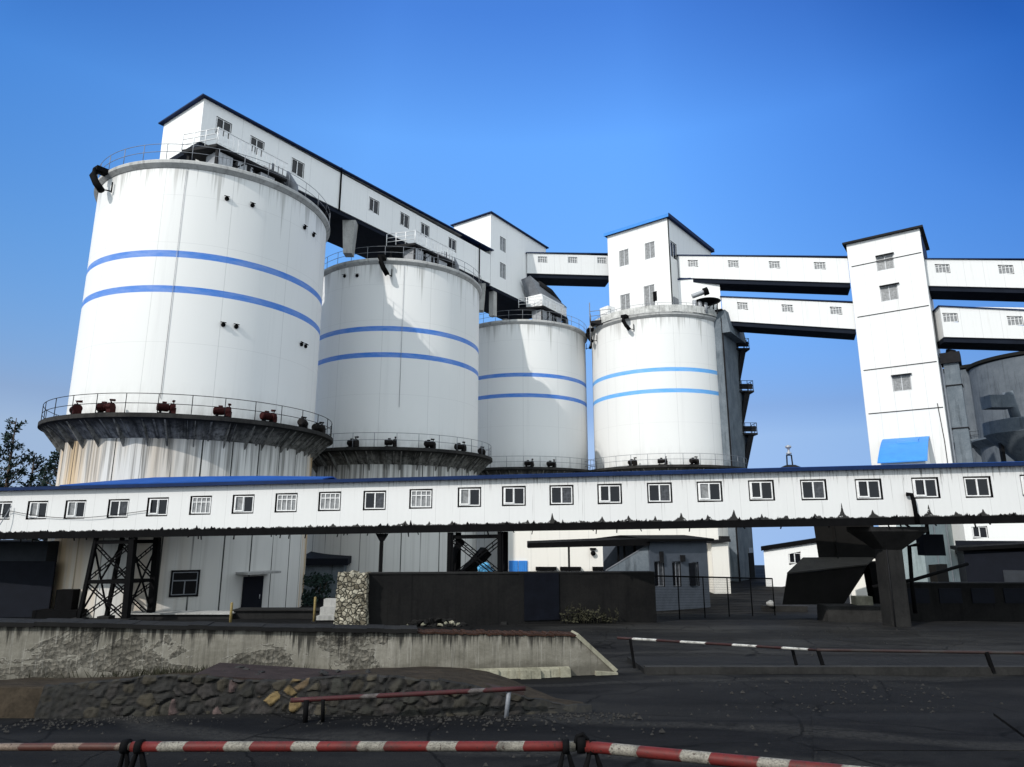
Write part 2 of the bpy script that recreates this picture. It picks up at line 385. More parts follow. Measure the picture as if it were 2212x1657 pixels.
# ------------------------------------------------------------------ mesh helpers
class MB:
    def __init__(s): s.v = []; s.f = []; s.uv = []; s.mi = []; s.sm = []; s.col = []
    def quadface(s, pts, uvs=None, mi=0, smooth=False, col=None):
        i = len(s.v); s.v += [V3(p) for p in pts]; s.f.append(list(range(i, i+len(pts))))
        s.uv.append(uvs or [(0, 0)]*len(pts)); s.mi.append(mi); s.sm.append(smooth); s.col.append(col)
    def mesh(s, verts, faces, mi=0, smooth=False, col=None, uvs=None):
        i = len(s.v); s.v += [V3(p) for p in verts]
        for k, f in enumerate(faces):
            s.f.append([a+i for a in f]); s.uv.append(uvs[k] if uvs else [(0, 0)]*len(f)); s.mi.append(mi); s.sm.append(smooth); s.col.append(col)
    def hexa(s, b, t, mi=0):               # four bottom points (ccw from above), four top points
        P = list(b)+list(t)
        fs = [(3, 2, 1, 0), (4, 5, 6, 7)]+[(i, (i+1) % 4, 4+(i+1) % 4, 4+i) for i in range(4)]
        uvs = []
        for f in fs:
            p = [V3(P[k]) for k in f]; uvs.append([((q-p[0]).dot((p[1]-p[0]).normalized() if (p[1]-p[0]).length > 0 else V3((1, 0, 0))), q.z) for q in p])
        s.mesh(P, fs, mi, False, None, uvs)
    def box(s, c, size, rz=0.0, mi=0, tilt=None):
        x, y, z = size[0]/2, size[1]/2, size[2]/2
        R = Matrix.Rotation(rz, 3, 'Z')
        if tilt: R = R @ Matrix.Rotation(tilt[1], 3, tilt[0])
        c = V3(c)
        q = [(-x, -y, -z), (x, -y, -z), (x, y, -z), (-x, y, -z), (-x, -y, z), (x, -y, z), (x, y, z), (-x, y, z)]
        P = [c+R @ V3(p) for p in q]
        s.hexa(P[:4], P[4:], mi)
    def beam(s, p0, p1, w, h, mi=0):       # rectangular bar between two points
        p0, p1 = V3(p0), V3(p1); d = (p1-p0).normalized()
        up = V3((0, 0, 1)) if abs(d.z) < .98 else V3((1, 0, 0))
        r = d.cross(up).normalized(); u = r.cross(d)
        a, b = r*w/2, u*h/2
        s.hexa([p0-a-b, p0+a-b, p1+a-b, p1-a-b], [p0-a+b, p0+a+b, p1+a+b, p1-a+b], mi)
    def tube(s, pts, r, n=8, mi=0, smooth=True, caps=True):
        pts = [V3(p) for p in pts]; rings = []; L = [0]
        for i in range(1, len(pts)): L.append(L[-1]+(pts[i]-pts[i-1]).length)
        rr = r if isinstance(r, (list, tuple)) else [r]*len(pts)
        d0 = (pts[1]-pts[0]).normalized(); up = V3((0, 0, 1)) if abs(d0.z) < .95 else V3((0, 1, 0))
        for i, p in enumerate(pts):
            d = (pts[min(i+1, len(pts)-1)]-pts[max(i-1, 0)]).normalized()
            a = d.cross(up).normalized(); b = a.cross(d)
            rings.append([p+(a*math.cos(2*math.pi*k/n)+b*math.sin(2*math.pi*k/n))*rr[i] for k in range(n)])
        vs = [q for R in rings for q in R]; fs = []; uvs = []
        for i in range(len(pts)-1):
            for k in range(n):
                k2 = (k+1) % n
                fs.append((i*n+k, i*n+k2, (i+1)*n+k2, (i+1)*n+k))
                uvs.append([(L[i], k/n), (L[i], (k+1)/n), (L[i+1], (k+1)/n), (L[i+1], k/n)])
        if caps:
            fs.append(tuple(range(n-1, -1, -1))); uvs.append([(L[0], 0)]*n)
            fs.append(tuple((len(pts)-1)*n+k for k in range(n))); uvs.append([(L[-1], 0)]*n)
        s.mesh(vs, fs, mi, smooth, None, uvs)
    def lathe(s, prof, c, n=128, mi=0, smooth=True, a0=0.0, a1=2*math.pi, uvR=7.5):
        c = V3(c); full = abs(a1-a0-2*math.pi) < 1e-6; m = n if full else n+1
        vs = []
        for (r, z) in prof:
            for k in range(m):
                a = a0+(a1-a0)*k/n; vs.append(c+V3((r*math.cos(a), r*math.sin(a), z)))
        fs = []; uvs = []
        for i in range(len(prof)-1):
            for k in range(n):
                k2 = (k+1) % m
                fs.append((i*m+k, i*m+k2, (i+1)*m+k2, (i+1)*m+k))
                A, B = (a0+(a1-a0)*k/n-math.pi)*uvR, (a0+(a1-a0)*(k+1)/n-math.pi)*uvR
                uvs.append([(A, prof[i][1]), (B, prof[i][1]), (B, prof[i+1][1]), (A, prof[i+1][1])])
        s.mesh(vs, fs, mi, smooth, None, uvs)
    def cyl(s, c, r, h, n=16, mi=0, smooth=True):
        c = V3(c); s.tube([c, c+V3((0, 0, h))], r, n, mi, smooth)
    def blob(s, c, size, seed=0, mi=0, sub=2, amp=.25, col=None, smooth=True):
        bm = bmesh.new(); bmesh.ops.create_icosphere(bm, subdivisions=sub, radius=1.0)
        rr = random.Random(seed); ph = [rr.uniform(0, 6.28) for _ in range(6)]
        R = Matrix.Rotation(rr.uniform(0, 6.28), 3, 'Z')
        vs = []
        for v in bm.verts:
            p = v.co; d = 1+amp*(math.sin(2.1*p.x+ph[0])*math.sin(2.7*p.y+ph[1])+.6*math.sin(3.9*p.z+ph[2]+p.x*2)+.4*math.sin(5*p.y+ph[3]))*.6
            q = R @ V3((p.x*size[0], p.y*size[1], p.z*size[2]))*d
            vs.append(V3(c)+q)
        s.mesh(vs, [[v.index for v in f.verts] for f in bm.faces], mi, smooth, col); bm.free()
    def data(s, name, mat, org=V3((0, 0, 0))):
        me = bpy.data.meshes.new(name)
        me.from_pydata([v-org for v in s.v], [], s.f)
        ul = me.uv_layers.new(name='UVMap'); k = 0
        flat = [c for fu in s.uv for p in fu for c in p]
        ul.data.foreach_set('uv', flat)
        me.polygons.foreach_set('material_index', s.mi)
        me.polygons.foreach_set('use_smooth', s.sm)
        if any(c is not None for c in s.col):
            ca = me.color_attributes.new('Col', 'FLOAT_COLOR', 'CORNER'); fl = []
            for f, c in zip(s.f, s.col): fl += list((*(c or (.1, .1, .1)), 1.0))*len(f)
            ca.data.foreach_set('color', fl)
        for m in (mat if isinstance(mat, (list, tuple)) else [mat]): me.materials.append(m)
        me.update()
        return me
    def build(s, name, mat, parent=None):
        org = V3((0, 0, 0)); p = parent
        while p is not None: org = org+p.location; p = p.parent
        o = bpy.data.objects.new(name, s.data(name, mat, org)); COL.objects.link(o)
        o.parent = parent
        return o

def tag(o, label=None, cat=None, group=None, kind=None):
    if label: o['label'] = label
    if cat: o['category'] = cat
    if group: o['group'] = group
    if kind: o['kind'] = kind
    return o
def thing(name, label, cat, loc=(0, 0, 0), group=None):
    o = bpy.data.objects.new(name, None); COL.objects.link(o)
    o.location = loc; o.empty_display_size = .3
    return tag(o, label, cat, group)
def copy_tree(o, parent=None):
    c = o.copy(); COL.objects.link(c); c.parent = parent
    for ch in list(o.children): copy_tree(ch, c)
    return c

class Face:
    """A vertical wall face: origin O (lower left seen from outside), U along, V up."""
    def __init__(s, O, U, V):
        s.O, s.U, s.V = V3(O), V3(U), V3(V)
        s.L = s.U.length; s.H = s.V.length; s.u = s.U.normalized(); s.v = s.V.normalized()
        h = V3((s.U.x, s.U.y, 0)).normalized(); s.h = h
        s.n = V3((h.y, -h.x, 0))
    def uv(s, px, py):
        p = hit_plane(px, py, s.O, s.n)
        du = (p-s.O).dot(s.h)/s.u.dot(s.h)
        return du, (p-s.O-s.u*du).z
    def p(s, u, v, out=0.0): return s.O+s.u*u+s.v*v+s.n*out
    def rz(s): return math.atan2(s.h.y, s.h.x)

def panel(mb, F_, holes=(), depth=.12, mi=0, rmi=0):
    us = sorted({0.0, F_.L} | {h[0] for h in holes} | {h[1] for h in holes}); vs = sorted({0.0, F_.H} | {h[2] for h in holes} | {h[3] for h in holes})
    us = [u for u in us if -1e-6 <= u <= F_.L+1e-6]; vs = [v for v in vs if -1e-6 <= v <= F_.H+1e-6]
    for i in range(len(us)-1):
        for j in range(len(vs)-1):
            uc, vc = (us[i]+us[i+1])/2, (vs[j]+vs[j+1])/2
            if any(h[0] < uc < h[1] and h[2] < vc < h[3] for h in holes): continue
            q = [(us[i], vs[j]), (us[i+1], vs[j]), (us[i+1], vs[j+1]), (us[i], vs[j+1])]
            mb.quadface([F_.p(*a) for a in q], q, mi)
    for h in holes:
        q = [(h[0], h[2]), (h[1], h[2]), (h[1], h[3]), (h[0], h[3])]
        for k in range(4):
            a, b = q[k], q[(k+1) % 4]
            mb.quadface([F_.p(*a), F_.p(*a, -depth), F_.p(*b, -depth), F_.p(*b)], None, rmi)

WCACHE = {}
def window_data(w, h, style):
    k = (round(w, 2), round(h, 2), style)
    if k in WCACHE: return WCACHE[k]
    fr = MB(); gl = MB(); t = .045
    def bar(x0, x1, z0, z1, y0=-.02, y1=.05): fr.box(((x0+x1)/2, (y0+y1)/2, (z0+z1)/2), (x1-x0, y1-y0, z1-z0))
    a, b = w/2, h/2
    bar(-a, a, -b, -b+t); bar(-a, a, b-t, b); bar(-a, -a+t, -b+t, b-t); bar(a-t, a, -b+t, b-t)
    if style in ('slide', 'plain', 'dusty', 'dark'):
        bar(-.03, .03, -b+t, b-t)
    if style == 'grid':
        for x in (-a*.5, 0, a*.5): bar(x-.02, x+.02, -b+t, b-t, -.015, .045)
        bar(-a+t, a-t, b*.35, b*.35+.04, -.013, .043)
    if style == 'transom':
        bar(-a+t, a-t, .12, .18); bar(-.03, .03, -b+t, .12)
    if style in ('half', 'half_r'): bar(-.03, .03, -b+t, b-t)
    if style in ('slide', 'half'):       # a sliding sash stands proud of the fixed one
        s0, s1 = -a+t, -.03
        bar(s0, s0+.05, -b+t, b-t, -.05, -.02); bar(s1-.02, s1+.03, -b+t, b-t, -.05, -.02); bar(s0, s1, -b+t, -b+t+.06, -.05, -.02)
    hw_ = (w-2*t+.01)/2
    for sx, mi_ in ((-1, 0), (1, 1)): gl.box((sx*hw_/2, .03, 0), (hw_, .01, h-2*t+.01), 0, mi_)
    gm = {'slide': (M['glass'], M['glass']), 'half': (M['glassg'], M['glass']), 'half_r': (M['glass'], M['glassd']), 'plain': (M['glass'], M['glass']), 'transom': (M['glass'], M['glass']), 'dark': (M['glass'], M['glassd']), 'dusty': (M['glassg'], M['glassg']), 'grid': (M['glassg'], M['glassg'])}[style]  # pale left pane of 'half' paints reflected light onto the glass
    fm = {'dusty': M['gframe'], 'dark': M['rail'], 'transom': M['rail']}.get(style, M['frame'])
    WCACHE[k] = (fr.data('window', fm), gl.data('pane', gm)); return WCACHE[k]
def window(root, F_, u, v, w, h, style='slide', rec=.08, name='window'):
    fd, gd = window_data(w, h, style)
    o = bpy.data.objects.new(name, fd); COL.objects.link(o); o.parent = root
    o.location = F_.p(u, v, -rec)-root.location; o.rotation_euler = (0, 0, F_.rz())
    g = bpy.data.objects.new('pane', gd); COL.objects.link(g); g.parent = o
    return o

class House:
    def __init__(s, root, P0, P1, depth, z0, z1, mat, winF=(), winR=(), winL=(), style='slide', hw=1.0, hh=.9, bottom=True, wallname='wall', rmat=None, rec=.08, grow=.02):
        """winX: list of (px,py[,w,h,style]) picked on that face."""
        za0, zb0 = z0 if isinstance(z0, (tuple, list)) else (z0, z0)
        za1, zb1 = z1 if isinstance(z1, (tuple, list)) else (z1, z1)
        A = V3((P0[0], P0[1], za0)); B = V3((P1[0], P1[1], zb0))
        At = V3((P0[0], P0[1], za1)); Bt = V3((P1[0], P1[1], zb1))
        h = V3((B.x-A.x, B.y-A.y, 0)).normalized(); s.n = V3((h.y, -h.x, 0)); bk = -s.n*depth; s.bk = bk; s.h = h
        s.F = Face(A, B-A, At-A); s.R = Face(B, bk, Bt-B); s.L = Face(A+bk, -bk, At-A); s.B = Face(B+bk, A-B, Bt-B)
        s.corn = (A, B, At, Bt); s.root = root
        mb = MB()
        for fc, wins in ((s.F, winF), (s.R, winR), (s.L, winL), (s.B, ())):
            holes = []
            for wdw in wins:
                u, v = fc.uv(wdw[0], wdw[1]); w_ = wdw[2] if len(wdw) > 2 else hw; h_ = wdw[3] if len(wdw) > 3 else hh
                st = wdw[4] if len(wdw) > 4 else style
                if u-w_/2 < .05 or u+w_/2 > fc.L-.05 or v-h_/2 < .05 or v+h_/2 > fc.H-.05: continue
                holes.append((u-w_/2-grow, u+w_/2+grow, v-h_/2-grow, v+h_/2+grow))
                window(root, fc, u, v, w_, h_, st, rec)
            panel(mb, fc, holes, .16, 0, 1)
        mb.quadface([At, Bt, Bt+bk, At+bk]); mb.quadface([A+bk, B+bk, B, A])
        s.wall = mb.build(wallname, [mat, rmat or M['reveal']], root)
    def roof(s, mat, th=.18, over=.25, fmat=None, name='roof', rise=0.0, ridge=None, lift=.003):
        A, B, At, Bt = s.corn; n = s.n; h = s.h
        up = V3((0, 0, lift)); T = V3((0, 0, th))
        a = At-h*over+n*over; b = Bt+h*over+n*over; c = Bt+h*over+s.bk-n*over; d = At-h*over+s.bk-n*over
        mb = MB()
        if ridge == 'along':               # gable, ridge parallel to the front
            m0 = (a+d)/2+V3((0, 0, rise)); m1 = (b+c)/2+V3((0, 0, rise))
            mb.hexa([a+up, b+up, m1+up, m0+up], [a+up+T, b+up+T, m1+up+T, m0+up+T])
            mb.hexa([m0+up, m1+up, c+up, d+up], [m0+up+T, m1+up+T, c+up+T, d+up+T])
            o = mb.build(name, mat, s.root)
            g = MB()                       # gable ends and the loft between wall head and roof
            i0 = At+up*.2; i1 = Bt+up*.2; j0 = At+s.bk+up*.2; j1 = Bt+s.bk+up*.2
            r_ = rise*(1-over/(s.bk.length/2+over)*0.0)
            k0 = (i0+j0)/2+V3((0, 0, rise)); k1 = (i1+j1)/2+V3((0, 0, rise))
            g.quadface([i0, j0, k0]); g.quadface([i1, k1, j1])
            g.build('gable', s.wall.data.materials[0], s.root)
            return o
        r = V3((0, 0, rise))
        mb.hexa([a+up, b+up, c+up+r, d+up+r], [a+up+T, b+up+T, c+up+r+T, d+up+r+T])
        return mb.build(name, mat, s.root)
    def underside(s, mat, th=.3, inset=.0, over=.08, name='underside_beam', lift=.003):
        A, B, At, Bt = s.corn; n = s.n; h = s.h; up = V3((0, 0, -lift)); T = V3((0, 0, -th))
        a = A+n*over; b = B+n*over; c = B+s.bk-n*over; d = A+s.bk-n*over
        mb = MB(); mb.hexa([a+up+T, b+up+T, c+up+T, d+up+T], [a+up, b+up, c+up, d+up])
        return mb.build(name, mat, s.root)

def railing(mb, pts, h=1.05, r=.022, step=1.6, mids=1, closed=False):
    pts = [V3(p) for p in pts]
    if closed: pts = pts+[pts[0]]
    for z in [h]+[h*(k+1)/(mids+1) for k in range(mids)]:
        mb.tube([p+V3((0, 0, z)) for p in pts], r, 6)
    acc = 0; mb.tube([pts[0], pts[0]+V3((0, 0, h))], r*1.2, 6)
    for i in range(len(pts)-1):
        L = (pts[i+1]-pts[i]).length; n = max(1, round(L/step)) if L > step*.7 else 0
        if n:
            for k in range(1, n+1): q = pts[i]+(pts[i+1]-pts[i])*k/n; mb.tube([q, q+V3((0, 0, h))], r*1.2, 6)
        else:
            acc += L
            if acc >= step: acc = 0; mb.tube([pts[i+1], pts[i+1]+V3((0, 0, h))], r*1.2, 6)
def arc(c, R, z, a0, a1, n): return [V3((c[0]+R*math.cos(a0+(a1-a0)*k/n), c[1]+R*math.sin(a0+(a1-a0)*k/n), z)) for k in range(n+1)]

# ================================================================== SETTING
def ground():
    xs = [-900, -300, -120, -60, -40]+[x for x in range(-30, 31, 3)]+[40, 60, 120, 300, 900]
    ys = [-60, -20, -8, -4, 0, 3, 6, 9, 12, 15, 18, 21, 24, 27, 30, 33, 36, 39, 42, 46, 55, 70, 85, 100, 140, 200, 400, 900, 1500]
    mb = MB(); vs = []; fs = []
    for y in ys:
        for x in xs:
            z = gz(y)
            if -28 < x < 28 and 4 < y < 40: z += .035*math.sin(x*.7+y*.3)*math.sin(y*.55)
            vs.append((x, y, z))
    n = len(xs)
    for j in range(len(ys)-1):
        for i in range(n-1): fs.append((j*n+i, j*n+i+1, (j+1)*n+i+1, (j+1)*n+i))
    mb.mesh(vs, fs, 0, True)
    tag(mb.build('ground', M['ground']), kind='structure')
ground()

def strip(name, y0, y1, x0, x1, h, mat, slope0=0.0):
    mb = MB(); n = 16
    for k in range(n):
        a = x0+(x1-x0)*k/n; b = x0+(x1-x0)*(k+1)/n
        sh = lambda x: slope0*(x-x0)
        mb.hexa([(a, y0+sh(a), gz(y0+sh(a))-.2), (b, y0+sh(b), gz(y0+sh(b))-.2), (b, y1+sh(b), gz(y1+sh(b))-.2), (a, y1+sh(a), gz(y1+sh(a))-.2)],
                [(a, y0+sh(a), gz(y0+sh(a))+h), (b, y0+sh(b), gz(y0+sh(b))+h), (b, y1+sh(b), gz(y1+sh(b))+h), (a, y1+sh(a), gz(y1+sh(a))+h)])
    return tag(mb.build(name, mat), kind='structure')
strip('kerb', 16.0, 16.3, 3.0, 16.0, .16, M['kerb'])
strip('pavement', 16.3, 18.6, 3.0, 16.5, .10, M['slab'])
def near_apron():
    # a cast slab with joints lying on the yard at the right
    mb = MB()
    cols = [(1.6, 4.4), (4.45, 8.2), (8.25, 13)]
    for j, (y0, y1) in enumerate([(4.2, 6.5), (6.54, 9.0), (9.04, 11.4)]):
        for (x0, x1) in cols:
            s = .42
            q = [(x0+s*(y0-4)*1.0, y0), (x1+s*(y0-4), y0), (x1+s*(y1-4), y1), (x0+s*(y1-4), y1)]
            d = rnd.uniform(-.008, .008)
            mb.hexa([(a, b, gz(b)-.1) for a, b in q], [(a, b, gz(b)+.047+d*.4) for a, b in q])
    tag(mb.build('apron', M['ground']), kind='structure')
near_apron()

# ================================================================== SILOS
SIL = [(-21.2, 44.9), (-10.6, 60.1), (1.15, 76.7), (16.7, 74.2)]
R0 = 7.5; ZT = 26.8; ZR = 11.0
ROW = V3((.5751, .8181, 0)); SIDE = V3((.8181, -.5751, 0))
def silo(i, label):
    cx, cy = SIL[i]; c = (cx, cy, 0)
    root = thing('silo', label, 'silo', (cx, cy, 0), 'banded silos of the plant')
    mb = MB(); mb.lathe([(R0, ZR-.1), (R0, 15), (R0, 20), (R0, ZT)], c, 144)
    mb.build('body', M['silo_l'] if i == 3 else M['silo'], root)
    mb = MB(); mb.lathe([(R0+.02, -.3), (R0+.02, 5), (R0+.02, ZR-.1)], c, 144)
    mb.build('skirt', M['skirt1'] if i == 0 else (M['skirt'] if i == 1 else M['skirtc']), root)
    mb = MB(); mb.lathe([(R0-.1, ZT-.22), (R0+.05, ZT-.2), (R0+.26, ZT+.02), (R0+.26, ZT+.2), (R0+.22, ZT+.25), (0.01, ZT+.5)], c, 144, smooth=False)
    mb.build('rim', M['rim'], root)
    # walkway with sooty coned soffit and ribs
    mb = MB(); mb.lathe([(R0+.015, ZR+.12), (8.85, ZR+.12), (8.85, ZR-.12), (8.75, ZR-.14)], c, 144, smooth=False)
    mb.build('walkway', M['deckedge'], root)
    mb = MB(); mb.lathe([(8.76, ZR-.13), (8.2, ZR-.48), (R0+.03, ZR-1.1)], c, 144)
    for k in range(72):
        a = 2*math.pi*(k+.3*math.sin(k*2.3))/72
        d = V3((math.cos(a), math.sin(a), 0)); t = V3((-d.y, d.x, 0))*(.03+.02*math.sin(k*1.7))
        P = V3(c)
        q = [P+d*(R0+.02)+V3((0, 0, ZR-1.35-.3*math.sin(k*3.1))), P+d*8.65+V3((0, 0, ZR-.20)), P+d*(R0+.02)+V3((0, 0, ZR-.16))]
        mb.mesh([x-t for x in q]+[x+t for x in q], [(0, 1, 2), (5, 4, 3), (0, 3, 4, 1), (1, 4, 5, 2), (2, 5, 3, 0)])
    mb.build('soffit', M['soffit'], root)
    mb = MB(); railing(mb, arc(c, 8.72, ZR+.12, 0, 2*math.pi, 96), 1.1, .02, 1.35, 1)
    mb.build('walkway_railing', M['steel'] if i == 0 else M['rail'], root)
    mb = MB(); railing(mb, arc(c, R0+.2, ZT+.25, 0, 2*math.pi, 96), 1.05, .018, 1.2, 1)
    mb.build('roof_railing', M['rail'], root)
    return root
SL = ['largest silo, nearest at left, white with two blue bands and rusty skirt',
      'second silo of the row, white with two blue bands above a dark streaked skirt',
      'farthest silo of the row, grey white with two blue bands below the transfer house',
      'brightest silo at right of the row carrying a square headhouse, two light blue bands']
silos = [silo(i, SL[i]) for i in range(4)]
def on_silo(i, px, py, out=0.0):
    p = hit_cyl(px, py, *SIL[i], R0); d = V3((p.x-SIL[i][0], p.y-SIL[i][1], 0)).normalized()
    return p+d*out, d
# inspection holes, conduits, drain spouts: parts of the silos
for i, pts in ((0, [(490, 430), (545, 444), (657, 492), (676, 508), (482, 702), (510, 706), (650, 744), (659, 748)]), (1, [(745, 597), (772, 596)])):
    for (px, py) in pts:
        p, d = on_silo(i, px, py); mb = MB(); t = V3((-d.y, d.x, 0))
        mb.tube([p-d*.02, p+d*.10], .13, 10, 0); mb.beam(p+d*.06-t*.02+V3((0, 0, .16)), p+d*.2+V3((0, 0, .1)), .30, .04)
        mb.build('vent_port', M['black'], silos[i])
for i, px, py0, py1 in ((0, 376, 352, 862), (1, 868, 556, 880), (0, 560, 700, 870)):
    p, d = on_silo(i, px, (py0+py1)/2, .05); z0 = on_silo(i, px, py1)[0].z; z1 = on_silo(i, px, py0)[0].z
    if i == 0 and px > 500: continue
    mb = MB(); mb.tube([V3((p.x, p.y, max(z0, ZR+.2))), V3((p.x, p.y, min(z1, ZT-.3)))], .016, 6)
    for k in range(0):
        z = max(z0, ZR+.4)+(ZT-.8-max(z0, ZR+.4))*k/6; mb.box((p.x, p.y, z), (.12, .12, .05))
    mb.build('conduit', M['galv'], silos[i])
for i, px, py, r in ((0, 236, 392, .21), (1, 828, 575, .21), (2, 1262, 728, .17), (3, 1357, 745, .2), (3, 1287, 770, .2)):
    p, d = on_silo(i, px, py); t = V3((-d.y, d.x, 0)); b = V3((p.x, p.y, ZT+.1))
    mb = MB()
    pts = [b+d*.55, b+d*.85+V3((0, 0, -.12)), b+d*.95+V3((0, 0, -.5)), b+d*.8+V3((0, 0, -1.0))+t*.2, b+d*.55+V3((0, 0, -1.5))+t*.5]
    mb.tube(pts, r, 12); mb.box(b+d*.5+V3((0, 0, .02)), (.8, .6, .3), math.atan2(d.y, d.x))
    mb.beam(b+d*.1+t*.75+V3((0, 0, -1.5)), b+d*.1+t*.75+V3((0, 0, -.8)), .06, .06); mb.beam(b+d*.05+t*.7+V3((0, 0, -1.4)), b+d*.55+t*.5+V3((0, 0, -1.4)), .06, .06)
    mb.build('drain_spout', M['black'], silos[i])

# silo 1 foot: door with canopy, window (parts of the silo)
p, d = on_silo(0, 546, 1262); rz = math.atan2(d.x, -d.y)
def on_foot(name, i, px, py, w, h, t, mat, parent, z=None, out=.0):
    p, d = on_silo(i, px, py, out); c = V3((p.x, p.y, p.z if z is None else z))
    mb = MB(); mb.box(c, (w, t, h), math.atan2(d.x, -d.y)); return mb.build(name, mat, parent), c, d
dr, c, d = on_foot('door', 0, 545, 1265, 1.25, 2.25, .3, M['door'], silos[0], 1.1)
mb = MB(); mb.box(c+d*.5+V3((0, 0, 1.35)), (2.2, 1.2, .12), math.atan2(d.x, -d.y)); mb.build('door_canopy', M['conc'], silos[0])
mb = MB(); tt = V3((-d.y, d.x, 0)); mb.tube([c+d*.2+tt*.4+V3((0, 0, -.15)), c+d*.2+tt*.4+V3((0, 0, .1))], .03, 6); mb.build('handle', M['galv'], dr)
p, d = on_silo(0, 399, 1260, .06)
rw = Face(p, V3((-d.y, d.x, 0)), V3((0, 0, 1)))
w = window(silos[0], rw, 0, 0, 1.25, 1.2, 'transom', -.03)
mb = MB(); mb.box(p-d*.06, (1.45, .2, 1.4), math.atan2(d.x, -d.y)); mb.build('window_surround', M['reveal'], silos[0])

# ------------------------------------------------------------------ blower motors on the walkways
def blower(red=True):
    root = thing('blower_motor', 'x', 'motor', (0, 0, 0))
    m = M['red'] if red else M['mach']
    mb = MB(); mb.box((0, 0, .06), (1.0, .55, .1)); mb.box((-.3, 0, .18), (.12, .4, .16)); mb.box((.3, 0, .18), (.12, .4, .16)); mb.build('base_frame', M['black'], root)
    mb = MB(); mb.tube([(-.55, 0, .5), (-.5, 0, .5), (.15, 0, .5), (.2, 0, .5)], [.2, .27, .27, .22], 16, smooth=False)
    for k in range(9): mb.tube([(-.46+k*.065, 0, .5), (-.44+k*.065, 0, .5)], .295, 16, smooth=False)
    mb.box((-.1, 0, .82), (.26, .2, .14)); mb.build('motor', m, root)
    mb = MB(); mb.tube([(.2, 0, .5), (.3, 0, .5), (.58, 0, .5)], [.14, .33, .30], 14, smooth=False); mb.box((.48, 0, .3), (.3, .5, .4)); mb.tube([(.46, 0, .75), (.46, -.12, .98), (.46, .25, 1.02)], .09, 10)
    mb.build('fan_casing', m, root)
    return root
bred, bblk = blower(True), blower(False)
for b_ in (bred, bblk): b_.scale = (.82, .82, .82); used = set()
ords = ['first', 'second', 'third', 'fourth', 'fifth', 'sixth', 'seventh']
for i, xs, red, nm in ((0, (164, 227, 358, 480, 580, 656, 690), True, 'rusty largest silo'), (1, (760, 842, 927, 993, 1040), False, 'second silo'),
                       (2, (1142, 1190), False, 'farthest silo'), (3, (1365, 1430, 1498), False, 'bright headhouse silo')):
    for k, px in enumerate(xs):
        p = hit_cyl(px, 880 if i == 0 else 985, *SIL[i], 8.25)
        proto = bred if (red and k < 5) else bblk
        if proto.name not in used: used.add(proto.name); o = proto
        else: o = copy_tree(proto)
        a = math.atan2(p.y-SIL[i][1], p.x-SIL[i][0])
        o.location = (p.x, p.y, ZR+.121); o.rotation_euler = (0, 0, a+math.pi/2+(k % 3-1)*.35)
        if red and k < 5: o['label'] = f'dark red blower motor on the walkway of the {nm}, {ords[k]} from the left'
        elif red: o['label'] = f'blackish blower motor on the walkway of the {nm}, {"just before" if k == 5 else "at"} its right end'
        else: o['label'] = f'black blower motor on the walkway of the {nm}, {ords[k]} from the left'
        o['group'] = 'blower motors on the silo walkways'

# ================================================================== ROOF GALLERY ALONG THE ROW
P0 = V3((-21.07, 40.68, 0)); P1 = P0+ROW*32.6
g = thing('conveyor_gallery', 'long white rooftop gallery running over the row of three silos', 'gallery', (P0.x, P0.y, 30.5))
H = House(g, P0, P1, 5.26, 30.5, (33.75, 34.25), M['white'], winF=[(483, 277), (555, 317), (643, 363), (808, 445), (874, 476), (918, 498), (977, 529)], style='slide', hw=1.15, hh=1.25)
H.roof(M['navy'], .10, .28, rise=.0)
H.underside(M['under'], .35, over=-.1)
for px in (735, 1035):
    u, v = H.F.uv(px, 400 if px < 900 else 550); mb = MB(); mb.beam(H.F.p(u, -.1, .06), H.F.p(u, 3.7, .06), .14, .1); mb.build('joint_cover', M['black'], g)
for px, zz in ((765, 27.2), (1046, 27.2), (1005, 27.2)):
    u, v = H.F.uv(px, 490 if px < 900 else 620); q = H.F.p(u, 0, -.5); mb = MB()
    mb.hexa([q+V3((-.35, -.45, zz-30.5)), q+V3((.35, -.45, zz-30.5)), q+V3((.35, .45, zz-30.5)), q+V3((-.35, .45, zz-30.5))], [q+V3((-.55, -.45, -.36)), q+V3((.55, -.45, -.36)), q+V3((.55, .45, -.36)), q+V3((-.55, .45, -.36))])
    mb.build('pillar', M['conc'], g)
for u in (.5, 9.5): # legs on silo 1 roof
    for o_ in (-.5, -4.7):
        mb = MB(); q = H.F.p(u, 0, o_); mb.box((q.x, q.y, 28.7), (.5, .5, 3.0), math.radians(55)); mb.build('leg', M['conc'], g)
# transfer house over the third silo
th = thing('transfer_house', 'taller white house closing the rooftop gallery above the farthest silo', 'industrial house', (-2.33, 67.4, 30.3))
A = V3((-2.30, 67.44, 0)); B = A-SIDE*5.26
T = House(th, B, A, 11.2, 30.3, 38.6, M['white'], winR=[(1086, 528, 1.0, 1.6), (1086, 585, 1.0, 1.7)], style='dusty')
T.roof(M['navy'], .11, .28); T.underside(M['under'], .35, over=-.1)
for px, y0, y1 in ((1086, 556, 2),):
    pass
for u, zz in ((1.0, 27.2), (9.5, 27.2)):
    for o_ in (-.4, -4.8):
        q = T.R.p(u, 0, o_); mb = MB(); mb.box((q.x, q.y, 28.6), (.6, .6, 2.8), math.radians(55)); mb.build('leg', M['conc'], th)

